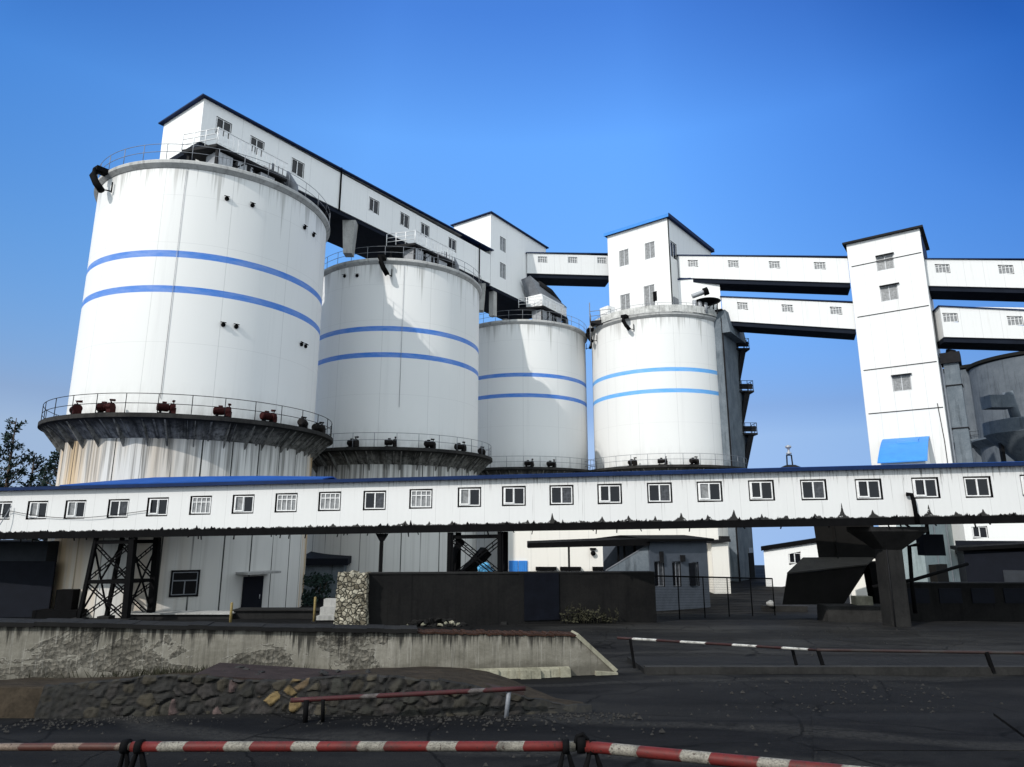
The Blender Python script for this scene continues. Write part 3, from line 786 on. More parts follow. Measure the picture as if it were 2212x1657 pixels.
# ------------------------------------------------------------------ dust collector decks beside the gallery
def dust_deck(big=False):
    base = V3((SIL[0][0], SIL[0][1], ZT+.42))
    root = thing('dust_collector', 'x', 'dust collector', base)
    o0 = V3((SIL[0][0], SIL[0][1], 0))
    def L(t, s_, z): return o0+ROW*t+SIDE*s_+V3((0, 0, z))
    z = 29.15; t0, t1, s0, s1 = -5.6, 1.7, 2.75, 5.3
    t0b = -4.6
    ang = math.atan2(ROW.y, ROW.x)
    mb = MB(); mb.hexa([L(t0b, s0, z-.2), L(t0b+.9, s1, z-.2), L(t1, s1, z-.2), L(t1, s0, z-.2)], [L(t0b, s0, z), L(t0b+.9, s1, z), L(t1, s1, z), L(t1, s0, z)]); mb.build('deck', M['steel'], root)
    mb = MB()
    n = 15
    for k in range(n):                      # slatted white guard panels on the deck edge
        a = t0b+1.0+(t1-t0b-1.0)*k/n; b = t0b+1.0+(t1-t0b-1.0)*(k+.72)/n
        if k % 4 == 3: b = a+(b-a)*.45
        mb.beam(L(a, s1-.05, z+.62), L(b, s1-.05, z+.62), .04, 1.0)
    mb.beam(L(t0b+.9, s1-.05, z+1.18), L(t1, s1-.05, z+1.18), .06, .06)
    mb.build('guard_panel', M['frame'], root)
    mb = MB(); railing(mb, [L(t0b+.9, s1, z), L(t0b, s0, z)], 1.1, .03, 1.0, 2); mb.build('railing', M['frame'], root)
    for (a, b) in ((t0b+1.1, s1-.2), (t1-.2, s1-.2), (-1.2, s1-.2), (t0b+.4, s0+.2)):
        mb = MB(); mb.beam(L(a, b, 27.15), L(a, b, z-.2), .16, .16); mb.build('post', M['steel'], root)
    for k, a in enumerate((-2.9, -1.4, .3)):
        mb = MB(); c = L(a, 4.4, 28.15); mb.box(c, (1.1, 1.3, 1.4), ang); mb.box(c+V3((0, 0, -.8)), (.6, .6, .35), ang)
        for j in range(4): mb.box(c+SIDE*.66+ROW*(-.4+.27*j), (.05, .05, 1.3), ang)
        mb.build('filter_box', M['galv'], root)
    mb = MB(); mb.beam(L(t0b+1.2, s1-.4, 27.9), L(t1, s1-.4, 27.9), .07, .07); mb.beam(L(t0b+1.2, s1-.4, 28.5), L(t1, s1-.4, 28.5), .07, .07); mb.beam(L(-3.3, s1-.3, 27.2), L(-1.4, s1-.3, 28.9), .1, .1); mb.beam(L(-1.2, s1-.3, 28.9), L(1.2, s1-.3, 27.2), .1, .1)
    mb.build('bracing', M['steel'], root)
    # fan, duct and stack at the far end
    mb = MB(); c = L(2.6, 4.3, 27.9); mb.tube([c-SIDE*.5, c+SIDE*.5], .85, 20, smooth=False); mb.box(c+V3((0, 0, -.65)), (1.2, 1.2, .5), ang); mb.build('fan', M['galv'], root)
    mb = MB(); mb.tube([L(1.2, 4.4, 29.6), L(2.2, 4.4, 29.9), L(2.9, 4.3, 29.4), L(3.0, 4.3, 28.4)], .38, 14); mb.box(L(1.1, 4.4, 29.6), (1.0, .9, .9), ang); mb.build('duct', M['rail'], root)
    mb = MB()
    for k, (a, h) in enumerate(((3.9, 1.2), (4.6, .9), (5.2, 1.3))): mb.box(L(a, 4.0-.2*k, 27.2+h/2), (.5, .6, h), ang+.2*k)
    mb.build('cabinet', M['galv'], root)
    return root
dd = dust_deck(); dd['label'] = 'dark dust collector deck with slatted guard on top of the largest silo'
o = copy_tree(dd); o.location = dd.location+V3((10.6, 15.2, 0)); o['label'] = 'dark dust collector deck on top of the second silo below the gallery windows'
o2 = copy_tree(dd); o2.location = dd.location+V3((22.35, 31.8, 0)); o2['label'] = 'dust collector deck on the farthest silo beside the transfer house'
for x in (dd, o, o2): x['group'] = 'dust collectors on the silo roofs'
# white duct hood above the deck of silo 3
q = V3((1.15, 76.7, 0))
hd = thing('dust_hood', 'white dusty duct hood above the deck of the farthest silo, below the bridge', 'duct', q+SIDE*3.6+V3((0, 0, 30.4)))
def L3(t, s_, z): return q+ROW*t+SIDE*s_+V3((0, 0, z))
mb = MB(); mb.hexa([L3(-3.4, 3.0, 29.3), L3(-3.4, 5.2, 29.3), L3(1.6, 5.2, 29.3), L3(1.6, 3.0, 29.3)], [L3(-3.4, 3.2, 30.7), L3(-3.4, 5.0, 30.7), L3(1.6, 5.0, 30.7), L3(1.6, 3.2, 30.7)]); mb.build('casing', M['frame'], hd)
mb = MB(); mb.hexa([L3(-3.0, 2.8, 30.72), L3(-3.0, 4.6, 30.72), L3(2.4, 4.9, 30.72), L3(2.4, 3.0, 30.72)], [L3(-4.2, 2.8, 32.6), L3(-4.0, 3.9, 32.9), L3(-2.2, 4.2, 32.3), L3(-2.2, 3.0, 32.3)]); mb.build('chute', M['rail'], hd)
mb = MB(); mb.tube([L3(-2.5, 4, 32.3), L3(-.5, 4.3, 31.9), L3(1.5, 4.2, 31.2), L3(2.4, 4, 29.2)], .42, 12); mb.build('duct', M['steel'], hd)

# ================================================================== HEADHOUSE ON SILO 4
A = V3((11.2, 73.3, 0)); B = V3((17.15, 68.5, 0))
hh = thing('headhouse', 'square white headhouse with pale louvred windows standing on the brightest silo', 'industrial house', (14, 71, 27.0))
HH = House(hh, A, B, 12.0, 27.0, 38.6, M['tower'], winF=[(1348, 557, 1.15, 1.9), (1404, 541, 1.15, 1.9), (1351, 657, 1.15, 2.3), (1403, 640, 1.25, 2.5)], winR=[(1455, 541, 1.5, 1.9, 'slide')], style='dusty')
# sloped light blue sheet at the front edge of the roof, dark trim along the side
HH.roof(M['navy'], .16, .26)
mb = MB(); mb.beam(HH.F.p(-.3, 11.6+.16, .31), HH.F.p(HH.F.L+.3, 11.6+.16, .31), .06, .36); mb.build('front_fascia', M['bluel'], hh)
mb = MB(); r_ = HH.R; mb.beam(r_.p(-.3, 11.6+.2, .33), r_.p(12.3, 11.6+.2, .33), .06, .42); mb.build('side_fascia', M['navy'], hh)
mb = MB(); mb.beam(HH.R.p(.04, 0, .05), HH.R.p(.04, 11.58, .05), .10, .12); mb.build('corner_trim', M['steel'], hh)
u, v = HH.R.uv(1459, 640); mb = MB(); mb.box(HH.R.p(u, 1.3, .04), (1.1, .12, 2.5), HH.R.rz()); mb.build('door', M['rail'], hh)
u, v = HH.F.uv(1415, 640); mb = MB(); mb.box(HH.F.p(u, v, .0), (.45, .06, 1.1), HH.F.rz()); mb.build('open_sash', M['black'], hh)
# mottled parapet and clutter on silo 4's top
c4 = SIL[3]
mb = MB(); mb.lathe([(R0+.36, ZT+.26), (R0+.36, ZT+1.0), (R0+.22, ZT+1.0), (R0+.22, ZT+.28)], (c4[0], c4[1], 0), 96, smooth=False); mb.build('parapet', M['mott'], silos[3])
# side wing behind bridge and fan on silo 4
sw = thing('side_wing', 'small white wing beside the headhouse where the lower bridge lands', 'industrial house', (19.5, 70.5, 27.0))
SWP = V3((18.3, 70.0, 0))
S_ = House(sw, SWP, V3((22.6, 69.0, 0)), 4.0, 27.1, 31.9, M['shedw'])
S_.roof(M['navy'], .12, .12)
ef = thing('exhaust_fan', 'dark exhaust fan and tank on the roof edge of the brightest silo', 'fan', (20.2, 67.6, 27.2))
mb = MB(); mb.tube([(19.3, 68.2, 29.35), (20.5, 68.0, 29.75)], .26, 14, smooth=False); mb.build('motor', M['galv'], ef)
mb = MB(); mb.tube([(20.5, 68.0, 29.75), (20.95, 67.9, 29.9)], .42, 16, smooth=False); mb.build('fan_casing', M['black'], ef)
mb = MB(); mb.lathe([(.01, 28.95), (1.2, 28.7), (1.45, 28.6), (1.2, 28.5), (.3, 28.2)], (20.7, 67.8, 0), 20); mb.build('hood', M['black'], ef)
mb = MB()
for k in range(3): mb.tube([(19.3+.55*k, 67.4, 27.2), (19.3+.55*k, 67.4, 28.6)], .24, 12)
mb.build('tank', M['galv'], ef)
mb = MB()
for x, y in ((20.1, 67.2), (21.6, 67.4), (21.5, 68.4), (20.1, 68.5)): mb.beam((x, y, 27.1), (x+.1, y, 28.6), .1, .1)
mb.beam((20.1, 67.2, 27.3), (21.6, 67.4, 28.5), .08, .08); mb.build('support_frame', M['steel'], ef)
# small loading platform at the left of silo 4
lp = thing('side_platform', 'small dark platform with rails at the left roof edge of the brightest silo', 'platform', (10.0, 71.6, 27.2))
mb = MB(); mb.hexa([(8.6, 70.9, 27.3), (10.8, 70.0, 26.6), (11.4, 71.4, 26.6), (8.9, 72.4, 27.3)], [(8.6, 70.9, 27.45), (10.8, 70.0, 27.45), (11.4, 71.4, 27.45), (8.9, 72.4, 27.45)]); mb.build('deck', M['steel'], lp)
mb = MB(); railing(mb, [(10.8, 70.0, 27.45), (8.6, 70.9, 27.45), (8.9, 72.4, 27.45)], 1.1, .03, 1.0, 1); mb.tube([(8.62, 70.95, 24.6), (8.62, 70.95, 29.6)], .05, 6); mb.build('railing', M['rail'], lp)
mb = MB(); mb.box((10.7, 71.7, 28.4), (1.1, 1.3, 1.7), .6); mb.build('cabinet', M['frame'], lp)

# stair shaft at the right of silo 4, its shade deepened in the concrete colour
st = thing('stair_shaft', 'tall blue grey shaded shaft with stair landings against the brightest silo', 'stair tower', (21.6, 68, 0))
C = V3((22.15, 68.0, 0))
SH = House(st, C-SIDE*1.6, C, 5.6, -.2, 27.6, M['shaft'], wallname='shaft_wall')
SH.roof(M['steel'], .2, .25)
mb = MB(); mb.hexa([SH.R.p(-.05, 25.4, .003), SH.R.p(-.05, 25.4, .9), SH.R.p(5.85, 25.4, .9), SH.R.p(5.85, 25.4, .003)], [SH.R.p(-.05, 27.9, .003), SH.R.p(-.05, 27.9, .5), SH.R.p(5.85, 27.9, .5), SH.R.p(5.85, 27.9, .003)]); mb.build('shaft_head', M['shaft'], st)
mb = MB(); mb.beam(SH.R.p(.0, 0, .06), SH.R.p(.0, 27, .06), .12, .14); mb.build('downpipe', M['steel'], st)
u, v = SH.R.uv(1628, 1265); u = min(max(u, 2.6), 4.4)
mb = MB(); mb.box(SH.R.p(u, 1.5, .03), (1.6, .12, 2.6), SH.R.rz()); mb.build('door', M['brown'], st)
mb = MB(); mb.box(SH.R.p(u, 3.05, .03), (1.5, .1, .5), SH.R.rz()); mb.build('transom_window', M['glassg'], st)
for (px0, px1, pyd) in ((1583, 1615, 755), (1590, 1624, 846), (1597, 1632, 937)):
    Y = 72.6; a = at(px0, pyd, Y); b = at(px1, pyd, Y)
    mb = MB(); mb.hexa([(a.x-.6, Y-.7, a.z-.2), (b.x, Y-.7, a.z-.2), (b.x, Y+.9, a.z-.2), (a.x-.6, Y+.9, a.z-.2)], [(a.x-.6, Y-.7, a.z), (b.x, Y-.7, a.z), (b.x, Y+.9, a.z), (a.x-.6, Y+.9, a.z)])
    mb.hexa([(a.x-.1, Y-.5, a.z-4.0), (a.x+.35, Y-.5, a.z-4.0), (a.x+.35, Y+.7, a.z-4.0), (a.x-.1, Y+.7, a.z-4.0)], [(b.x-.95, Y-.5, a.z-.2), (b.x-.35, Y-.5, a.z-.2), (b.x-.35, Y+.7, a.z-.2), (b.x-.95, Y+.7, a.z-.2)])
    la = mb.build('landing', M['steel'], st)
    mb = MB(); railing(mb, [(a.x-.2, Y-.65, a.z), (b.x-.05, Y-.65, a.z), (b.x-.05, Y+.85, a.z)], 1.1, .03, .7, 1); mb.beam((a.x, Y-.62, a.z+.45), (b.x-.1, Y-.62, a.z+.45), .02, .6); mb.build('railing', M['steel'], la)

# ================================================================== BRIDGES AND TOWER
def bridge(label, A, B, pa, pb, depth, wins, style='grid', hw=1.05, hh=.75):
    """A,B: plan ends of the front face; pa/pb: (px,top,bottom) at both ends."""
    n = V3((B[1]-A[1], -(B[0]-A[0]), 0)).normalized()
    a1 = hit_plane(pa[0], pa[1], A, n); a0 = hit_plane(pa[0], pa[2], A, n); b1 = hit_plane(pb[0], pb[1], A, n); b0 = hit_plane(pb[0], pb[2], A, n)
    # extrapolate heights to the plan ends
    def ex(P, p, q): 
        L = (V3((q.x-p.x, q.y-p.y, 0))).length; d = V3((P[0]-p.x, P[1]-p.y, 0)).dot(V3((q.x-p.x, q.y-p.y, 0)))/L/L
        return p.z+(q.z-p.z)*d
    root = thing('conveyor_bridge', label, 'conveyor bridge', (A[0], A[1], ex(A, a0, b0)), 'white conveyor bridges')
    Hb = House(root, A, B, depth, (ex(A, a0, b0), ex(B, a0, b0)), (ex(A, a1, b1), ex(B, a1, b1)), M['bridge'], winF=[(x, y) for x, y in wins], style=style, hw=hw, hh=hh)
    Hb.roof(M['navy'], .09, .13); Hb.underside(M['under'], .45, over=-.15)
    return Hb
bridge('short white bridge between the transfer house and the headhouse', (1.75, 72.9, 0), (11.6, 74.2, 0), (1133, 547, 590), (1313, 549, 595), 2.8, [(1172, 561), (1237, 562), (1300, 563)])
bridge('upper white bridge between the headhouse and the tall tower', (18.5, 70.0, 0), (34.2, 64.05, 0), (1470, 552, 600), (1838, 556, 611), 2.8, [(1497, 569), (1584, 570), (1673, 572), (1771, 574)])
bridge('lower white bridge between the side wing and the tall tower', (22.65, 68.9, 0), (34.25, 64.1, 0), (1552, 641, 692), (1850, 654, 711), 2.8, [(1604, 661), (1701, 666), (1806, 671)])
TA = V3((34.1, 63.8, 0)); TB = V3((39.3, 60.0, 0))
tw = thing('transfer_tower', 'tall white tower with dark seams and three windows between the bridges', 'tower', (36.7, 62, 0))
TW = House(tw, TA, TB, 6.2, -.3, 33.3, M['tower'], winF=[(1912, 568, 1.45, 1.4), (1921, 633, 1.45, 1.5), (1948, 827, 1.5, 1.5)], style='dusty')
TW.roof(M['steel'], .20, .32)
for (yl, yr) in (((1838, 577), (1990, 545)), ((1856, 684), (2004, 661)), ((1870, 798), (2021, 783)), ((1887, 893), (2034, 880))):
    u0, v0 = TW.F.uv(*yl); u1, v1 = TW.F.uv(*yr); vv = (v0+v1)/2
    mb = MB(); mb.beam(TW.F.p(.25, vv, .02), TW.F.p(TW.F.L-.1, vv, .02), .05, .07); mb.build('seam_flashing', M['steel'], tw)
for (px, py, w) in ((1911, 551, 1.6), (1921, 616, 1.7), (1947, 810, 1.7)):
    u, v = TW.F.uv(px, py); mb = MB(); mb.box(TW.F.p(u, v, .1), (w, .22, .1), TW.F.rz()); mb.build('window_hood', M['steel'], tw)
mb = MB(); mb.tube([TW.F.p(TW.F.L-.35, 2, .05), TW.F.p(TW.F.L-.35, 13, .05), TW.F.p(TW.F.L-.5, 16.5, .05)], .035, 6); mb.build('conduit', M['steel'], tw)
# dark navy upper panel on the tower's right flank
u0 = TW.R
mb = MB(); mb.box(u0.p(2.9, 32.0, .03), (5.0, .08, 2.2), u0.rz()); mb.build('side_panel', M['navy'], tw)
# dark steel lift leg beside the tower's right flank
el = thing('elevator_leg', 'dark blue grey steel elevator leg along the right flank of the tall tower', 'bucket elevator', (41.5, 61, 0))
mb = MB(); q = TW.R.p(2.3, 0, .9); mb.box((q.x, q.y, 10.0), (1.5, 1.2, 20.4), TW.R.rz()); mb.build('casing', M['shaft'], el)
mb = MB(); mb.box((q.x, q.y, 20.6), (2.0, 1.6, 1.0), TW.R.rz()); mb.tube([(q.x, q.y, 21.0), (q.x+.1, q.y-.1, 21.5)], .4, 12); mb.build('head', M['steel'], el)
mb = MB()
for z in (6, 10, 14, 18): mb.box((q.x, q.y, z), (1.65, 1.35, .1), TW.R.rz())
mb.build('flange', M['steel'], el)
bridge('upper white bridge leaving the tall tower towards the right edge', (40.05, 61.0, 0), (62, 55.0, 0), (2000, 560, 617), (2212, 561, 622), 2.8, [(2036, 580), (2173, 582)], hw=1.2, hh=.85)
bridge('lower white bridge leaving the tall tower towards the right edge', (40.3, 60.2, 0), (62, 54.2, 0), (2010, 661, 727), (2212, 671, 732), 2.8, [(2053, 686), (2193, 693)], hw=1.2, hh=.85)
# light blue lean-to at the foot of the tower
lt = thing('lean_to_roof', 'bright blue sheet lean to roof against the foot of the tall tower', 'lean-to', (35, 59, 8))
f = TW.F
za = f.uv(1950, 946)[1]+f.O.z
ta, tb = f.uv(1908, 955)[0], f.uv(2008, 944)[0]
n = f.n
p0 = f.p(ta, 0); p1 = f.p(tb, 0)
def LZ(p, z, out): q = p+n*out; return V3((q.x, q.y, z))
mb = MB(); steps = 8
for k in range(steps):
    a, b = k/steps, (k+1)/steps
    fz = lambda t: za-.3*t-2.3*t*t**.4
    o_a, o_b = .02+5.2*a, .02+5.2*b
    mb.hexa([LZ(p0, fz(b)-.1, o_b), LZ(p1, fz(b)-.1, o_b), LZ(p1, fz(a)-.1, o_a), LZ(p0, fz(a)-.1, o_a)], [LZ(p0, fz(b), o_b), LZ(p1, fz(b), o_b), LZ(p1, fz(a), o_a), LZ(p0, fz(a), o_a)])
mb.build('roof', M['bluel'], lt)
mb = MB(); p0i, p1i = f.p(ta+.2, 0), f.p(tb-.2, 0)
mb.hexa([LZ(p0i, -.2, 4.8), LZ(p1i, -.2, 4.8), LZ(p1i, -.2, .03), LZ(p0i, -.2, .03)], [LZ(p0i, za-2.4, 4.8), LZ(p1i, za-2.4, 4.8), LZ(p1i, za-.25, .03), LZ(p0i, za-.25, .03)]); mb.build('wall', M['shedw'], lt)
mb = MB(); tm, tn = ta+(tb-ta)*.35, ta+(tb-ta)*.8; pm = f.p(tm, 0); pn = f.p(tn, 0)
mb.hexa([LZ(pm, za-.9, 2.0), LZ(pn, za-.9, 2.0), LZ(pn, za-.4, .4), LZ(pm, za-.4, .4)], [LZ(pm, za-.50, 1.9), LZ(pn, za-.50, 1.9), LZ(pn, za-.05, .4), LZ(pm, za-.05, .4)]); mb.build('skylight', M['bluel'], lt)

# ------------------------------------------------------------------ dark silos far right
def grey_silo(label, px, Y, R, pytop):
    c = at(px, pytop, Y); root = thing('dark_silo', label, 'silo', (c.x, Y, 0), 'dark grey silos at the right edge'); zt = c.z; cc = (c.x, Y, 0)
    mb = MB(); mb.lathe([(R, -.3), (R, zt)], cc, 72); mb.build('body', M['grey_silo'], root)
    mb = MB(); mb.lathe([(R-.05, zt-.5), (R+.25, zt-.3), (R+.25, zt+.1), (.01, zt+.5)], cc, 72, smooth=False); mb.build('rim', M['soffit'], root)
    mb = MB()
    for z in (zt*.36, zt*.62): mb.lathe([(R-.02, z+.1), (R+.9, z+.1), (R+.9, z-.1), (R-.02, z-1.0)], cc, 72, smooth=False)
    mb.build('walkway', M['shaft'], root)
    mb = MB()
    for z in (zt*.36, zt*.62): railing(mb, arc(cc, R+.8, z+.1, math.pi, 2*math.pi, 40), 1.0, .03, 1.6, 1)
    mb.build('railing', M['steel'], root)
    return root, c
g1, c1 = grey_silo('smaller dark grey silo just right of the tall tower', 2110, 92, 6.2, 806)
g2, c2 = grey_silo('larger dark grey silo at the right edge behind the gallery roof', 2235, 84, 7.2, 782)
cb = thing('dark_cone_hopper', 'dark conical hopper with machinery between the dark silos at the right edge', 'hopper', at(2185, 985, 74))
q = at(2185, 930, 74); mb = MB(); mb.lathe([(.4, q.z-4), (3.4, q.z-.4), (3.4, q.z+1.0), (.02, q.z+1.6)], (q.x+1, 74, 0), 32, smooth=False); mb.build('hopper_cone', M['shaft'], cb)
mb = MB(); mb.tube([(q.x, 73, q.z+1), (q.x-.5, 73, q.z+4.2)], .5, 12); mb.box((q.x-1.8, 73, q.z+3.0), (2.6, 1.6, 1.4)); mb.build('blower', M['shaft'], cb)
mb = MB()
for dx in (-2.4, 0, 2.4): mb.beam((q.x+1+dx, 74, 0), (q.x+1+dx, 74, q.z-.6), .35, .35)
mb.build('leg', M['steel'], cb)

# ================================================================== FRONT GALLERY
def gy(x): return 34.6-.114*(x+21)
GX0, GX1 = -40.0, 36.0
FL = V3((GX0, gy(GX0), 0)); FR = V3((GX1, gy(GX1), 0)); hN = V3((FR.y-FL.y, -(FR.x-FL.x), 0)).normalized()
def gfit(pxa, pya, pxb, pyb):
    a = hit_plane(pxa, pya, FL, hN); b = hit_plane(pxb, pyb, FL, hN); k = (b.z-a.z)/(b.x-a.x)
    return a.z+k*(GX0-a.x), a.z+k*(GX1-a.x)
zb = gfit(0, 1151, 2212, 1113); ztp = gfit(0, 1057, 2212, 1000)
fg = thing('front_gallery', 'long low white conveyor gallery with sliding windows and blue roof crossing the foreground', 'gallery', (0, gy(0), 4.5))
wx = [2, 80, 162, 255, 340, 433, 525, 618, 712, 809, 909, 1014, 1110, 1213, 1317, 1425, 1533, 1645, 1758, 1877, 2000, 2113, 2236]
wy = [1103, 1102, 1100.5, 1098.5, 1095, 1091.5, 1089, 1086, 1083, 1081, 1077.5, 1074, 1071.5, 1069.5, 1067, 1064.5, 1062, 1059.5, 1058, 1057, 1054, 1052, 1048]
wins = [(x, y, 1.0, .80, 'slide') for x, y in zip(wx, wy)]
for k, s_ in enumerate(['plain', 'half', 'half', 'half_r', 'slide', 'grid', 'half', 'grid', 'grid', 'half_r', 'grid', 'half', 'slide', 'half_r', 'slide', 'half_r', 'half', 'slide', 'half_r', 'slide', 'slide', 'plain', 'slide']): wins[k] = (*wins[k][:4], s_)
FG = House(fg, FL, FR, 2.3, zb, ztp, M['gallery'], winF=wins, grow=.07)
FG.roof(M['blue'], .05, .22, rise=.12, ridge='along')
mb = MB(); f = FG.F
mb.beam(f.p(-.2, f.H+.0, .245), f.p(f.L+.2, f.H+.0, .245), .05, .17); mb.build('eave_gutter', M['navy'], fg)
mb = MB(); mb.beam(f.p(0, -.17, .0), f.p(f.L, -.17, .0), .22, .32)
b_ = FG.B; mb.beam(b_.p(0, -.17, .0), b_.p(b_.L, -.17, .0), .22, .32)
mb.build('edge_beam', M['black'], fg)
mb = MB()
for k in range(52):
    u = k*f.L/51; mb.beam(f.p(u, -.2, -.12), f.p(u, -.2, -2.18), .1, .2)
mb.hexa([f.p(0, -.03, -.1), f.p(f.L, -.03, -.1), f.p(f.L, -.03, -2.2), f.p(0, -.03, -2.2)], [f.p(0, -.01, -.1), f.p(f.L, -.01, -.1), f.p(f.L, -.01, -2.2), f.p(0, -.01, -2.2)])
mb.build('floor_deck', M['black'], fg)
# torn cladding and debris along the foot of the wall
mb = MB()
for k in range(150):
    u = rnd.uniform(8, f.L-3); w = rnd.uniform(.05, .22); h = rnd.uniform(.04, .16)*(1.8 if rnd.random() < .15 else 1)
    p = f.p(u, 0, .02); a = f.u*w
    mb.mesh([p, p+a, p+a*rnd.uniform(.2, .8)+V3((0, 0, h)), p-hN*-.05, p+a+hN*.05, p+a*.5+V3((0, 0, h*.6))+hN*.05], [(0, 1, 2), (3, 4, 5), (0, 3, 5, 2), (1, 2, 5, 4)])
for k in range(60):
    u = rnd.uniform(8, f.L-3); p = f.p(u, -.32, .04); mb.beam(p, p+V3((rnd.uniform(-.06, .06), 0, -rnd.uniform(.05, .2))), .06, .04)
tag(mb.build('grime_crust', M['black'], fg), kind='stuff')
# higher blue roof section at the left
mb = MB(); hs_ = [(135, .0), (200, .10), (300, .22), (420, .20), (540, .15), (700, .02)]
for (pa_, ha), (pb_, hb) in zip(hs_, hs_[1:]):
    ua, ub = f.uv(pa_, 1050)[0], f.uv(pb_, 1045)[0]
    A_, B_ = f.p(ua, f.H+.09, .2), f.p(ub, f.H+.09, .2); C_, D_ = f.p(ub, f.H+.26+hb, -1.15), f.p(ua, f.H+.26+ha, -1.15); E_, F_ = f.p(ub, f.H+.09, -2.5), f.p(ua, f.H+.09, -2.5)
    T_ = V3((0, 0, .05)); mb.hexa([A_, B_, C_, D_], [A_+T_, B_+T_, C_+T_, D_+T_]); mb.hexa([D_, C_, E_, F_], [D_+T_, C_+T_, E_+T_, F_+T_])
mb.build('raised_roof', M['blue'], fg)
# bent dark pipe fixed on the front face at right
u, v = f.uv(1970, 1085); mb = MB(); mb.tube([f.p(u-.25, v+.35, .12), f.p(u-.05, v+.33, .16), f.p(u, v+.1, .16), f.p(u+.05, -.3, .16)], .09, 10); mb.build('drain_pipe', M['black'], fg)

# trestles under the front gallery
def leg_bm(mb, p0, p1, w): mb.beam(p0, p1, w, w)
def trestle(label, pxl, pxr, style):
    ul = f.uv(pxl, 1150)[0]; ur = f.uv(pxr, 1150)[0]
    top = lambda u, o: f.p(u, -.34, o)
    c = f.p((ul+ur)/2, 0, -1.15); root = thing('trestle', label, 'steel support', (c.x, c.y, gz(c.y)), 'steel trestles under the front gallery')
    ends = []
    for u in (ul, ur):
        for o_ in (-.15, -2.1):
            t = top(u, o_); k = -.35 if u == ul else .1
            b = V3((t.x+(k if style == 0 else 0), t.y, gz(t.y)-.1)); mb = MB()
            w = .34 if (style == 1 or u == ur) else .2
            mb.beam(b, t, w, w*.8)
            if style == 1: mb.beam(b+V3((.0, 0, 0)), t, w*1.3, .06)
            mb.build('leg', M['black'], root); ends.append((b, t))
    mb = MB()
    for (i, j) in ((0, 2), (1, 3)):
        (b0, t0), (b1, t1) = ends[i], ends[j]
        P = lambda b, t, k: b+(t-b)*k
        for lo, hi in ((.05, .46), (.5, .93)):
            for (s0, s1) in ((0, 1), (1, 0)):
                A_ = P(b0, t0, lo if s0 == 0 else hi); B_ = P(b1, t1, hi if s0 == 0 else lo)
                dv = (B_-A_); up = V3((0, 0, 1)).cross(dv).cross(dv).normalized()*.07
                mb.beam(A_+up, B_+up, .05, .05); mb.beam(A_-up, B_-up, .05, .05)
                for q in range(9): m0 = A_+dv*(q+.5)/9; mb.beam(m0+up, m0-up+dv*.03, .035, .035)
        for k in (.48, .95): mb.beam(P(b0, t0, k), P(b1, t1, k), .12, .18)
    for (i, j) in ((0, 1), (2, 3)):
        (b0, t0), (b1, t1) = ends[i], ends[j]
        mb.beam(b0+(t0-b0)*.1, b1+(t1-b1)*.9, .07, .07); mb.beam(b0+(t0-b0)*.9, b1+(t1-b1)*.1, .07, .07); mb.beam(b0+(t0-b0)*.48, b1+(t1-b1)*.48, .1, .14)
    mb.build('bracing', M['black'], root)
    for b, t in ends:
        mb = MB(); mb.box((b.x, b.y, b.z+.1), (.6, .6, .3)); mb.build('footing', M['concd'], root)
    return root
trestle('black lattice trestle holding the left end of the front gallery', 205, 285, 0)
trestle('black trestle behind the dark wall under the middle of the front gallery', 972, 1080, 1)
def post(label, px):
    u = f.uv(px, 1150)[0]; t = f.p(u, -.34, -.2); r = thing('support_post', label, 'post', (t.x, t.y, gz(t.y)))
    mb = MB(); mb.beam((t.x, t.y, gz(t.y)-.1), (t.x, t.y, t.z), .14, .14); mb.build('shaft', M['black'], r)
    mb = MB(); mb.hexa([(t.x-.1, t.y-.1, t.z-.35), (t.x+.1, t.y-.1, t.z-.35), (t.x+.1, t.y+.1, t.z-.35), (t.x-.1, t.y+.1, t.z-.35)], [(t.x-.3, t.y-.12, t.z), (t.x+.3, t.y-.12, t.z), (t.x+.3, t.y+.12, t.z), (t.x-.3, t.y+.12, t.z)]); mb.build('bracket', M['black'], r)
post('single thin black post under the front gallery left of the middle trestle', 823)
# concrete T column at right
u = f.uv(1938, 1150)[0]; c = f.p(u, -.4, -1.15)
tc = thing('concrete_column', 'thick dark concrete column with flared head under the right half of the front gallery', 'column', (c.x, c.y, gz(c.y)))
g0 = gz(c.y)-.1; z1 = c.z
mb = MB(); w = .42
mb.hexa([(c.x-w, c.y-.4, g0), (c.x+w, c.y-.4, g0), (c.x+w, c.y+.4, g0), (c.x-w, c.y+.4, g0)], [(c.x-w, c.y-.4, z1-1.0), (c.x+w, c.y-.4, z1-1.0), (c.x+w, c.y+.4, z1-1.0), (c.x-w, c.y+.4, z1-1.0)]); mb.build('shaft', M['concd'], tc)
mb = MB()
mb.hexa([(c.x-w, c.y-.42, z1-1.0), (c.x+w, c.y-.42, z1-1.0), (c.x+w, c.y+.42, z1-1.0), (c.x-w, c.y+.42, z1-1.0)], [(c.x-1.25, c.y-1.1, z1-.2), (c.x+1.25, c.y-1.1, z1-.2), (c.x+1.25, c.y+1.1, z1-.2), (c.x-1.25, c.y+1.1, z1-.2)])
mb.box((c.x, c.y, z1-.1), (2.5, 2.2, .2)); mb.build('flared_head', M['concd'], tc)
mb = MB(); mb.tube([(c.x-w+.1, c.y-.45, g0), (c.x-w+.1, c.y-.45, z1-1.0)], .03, 6); mb.build('conduit', M['steel'], tc)
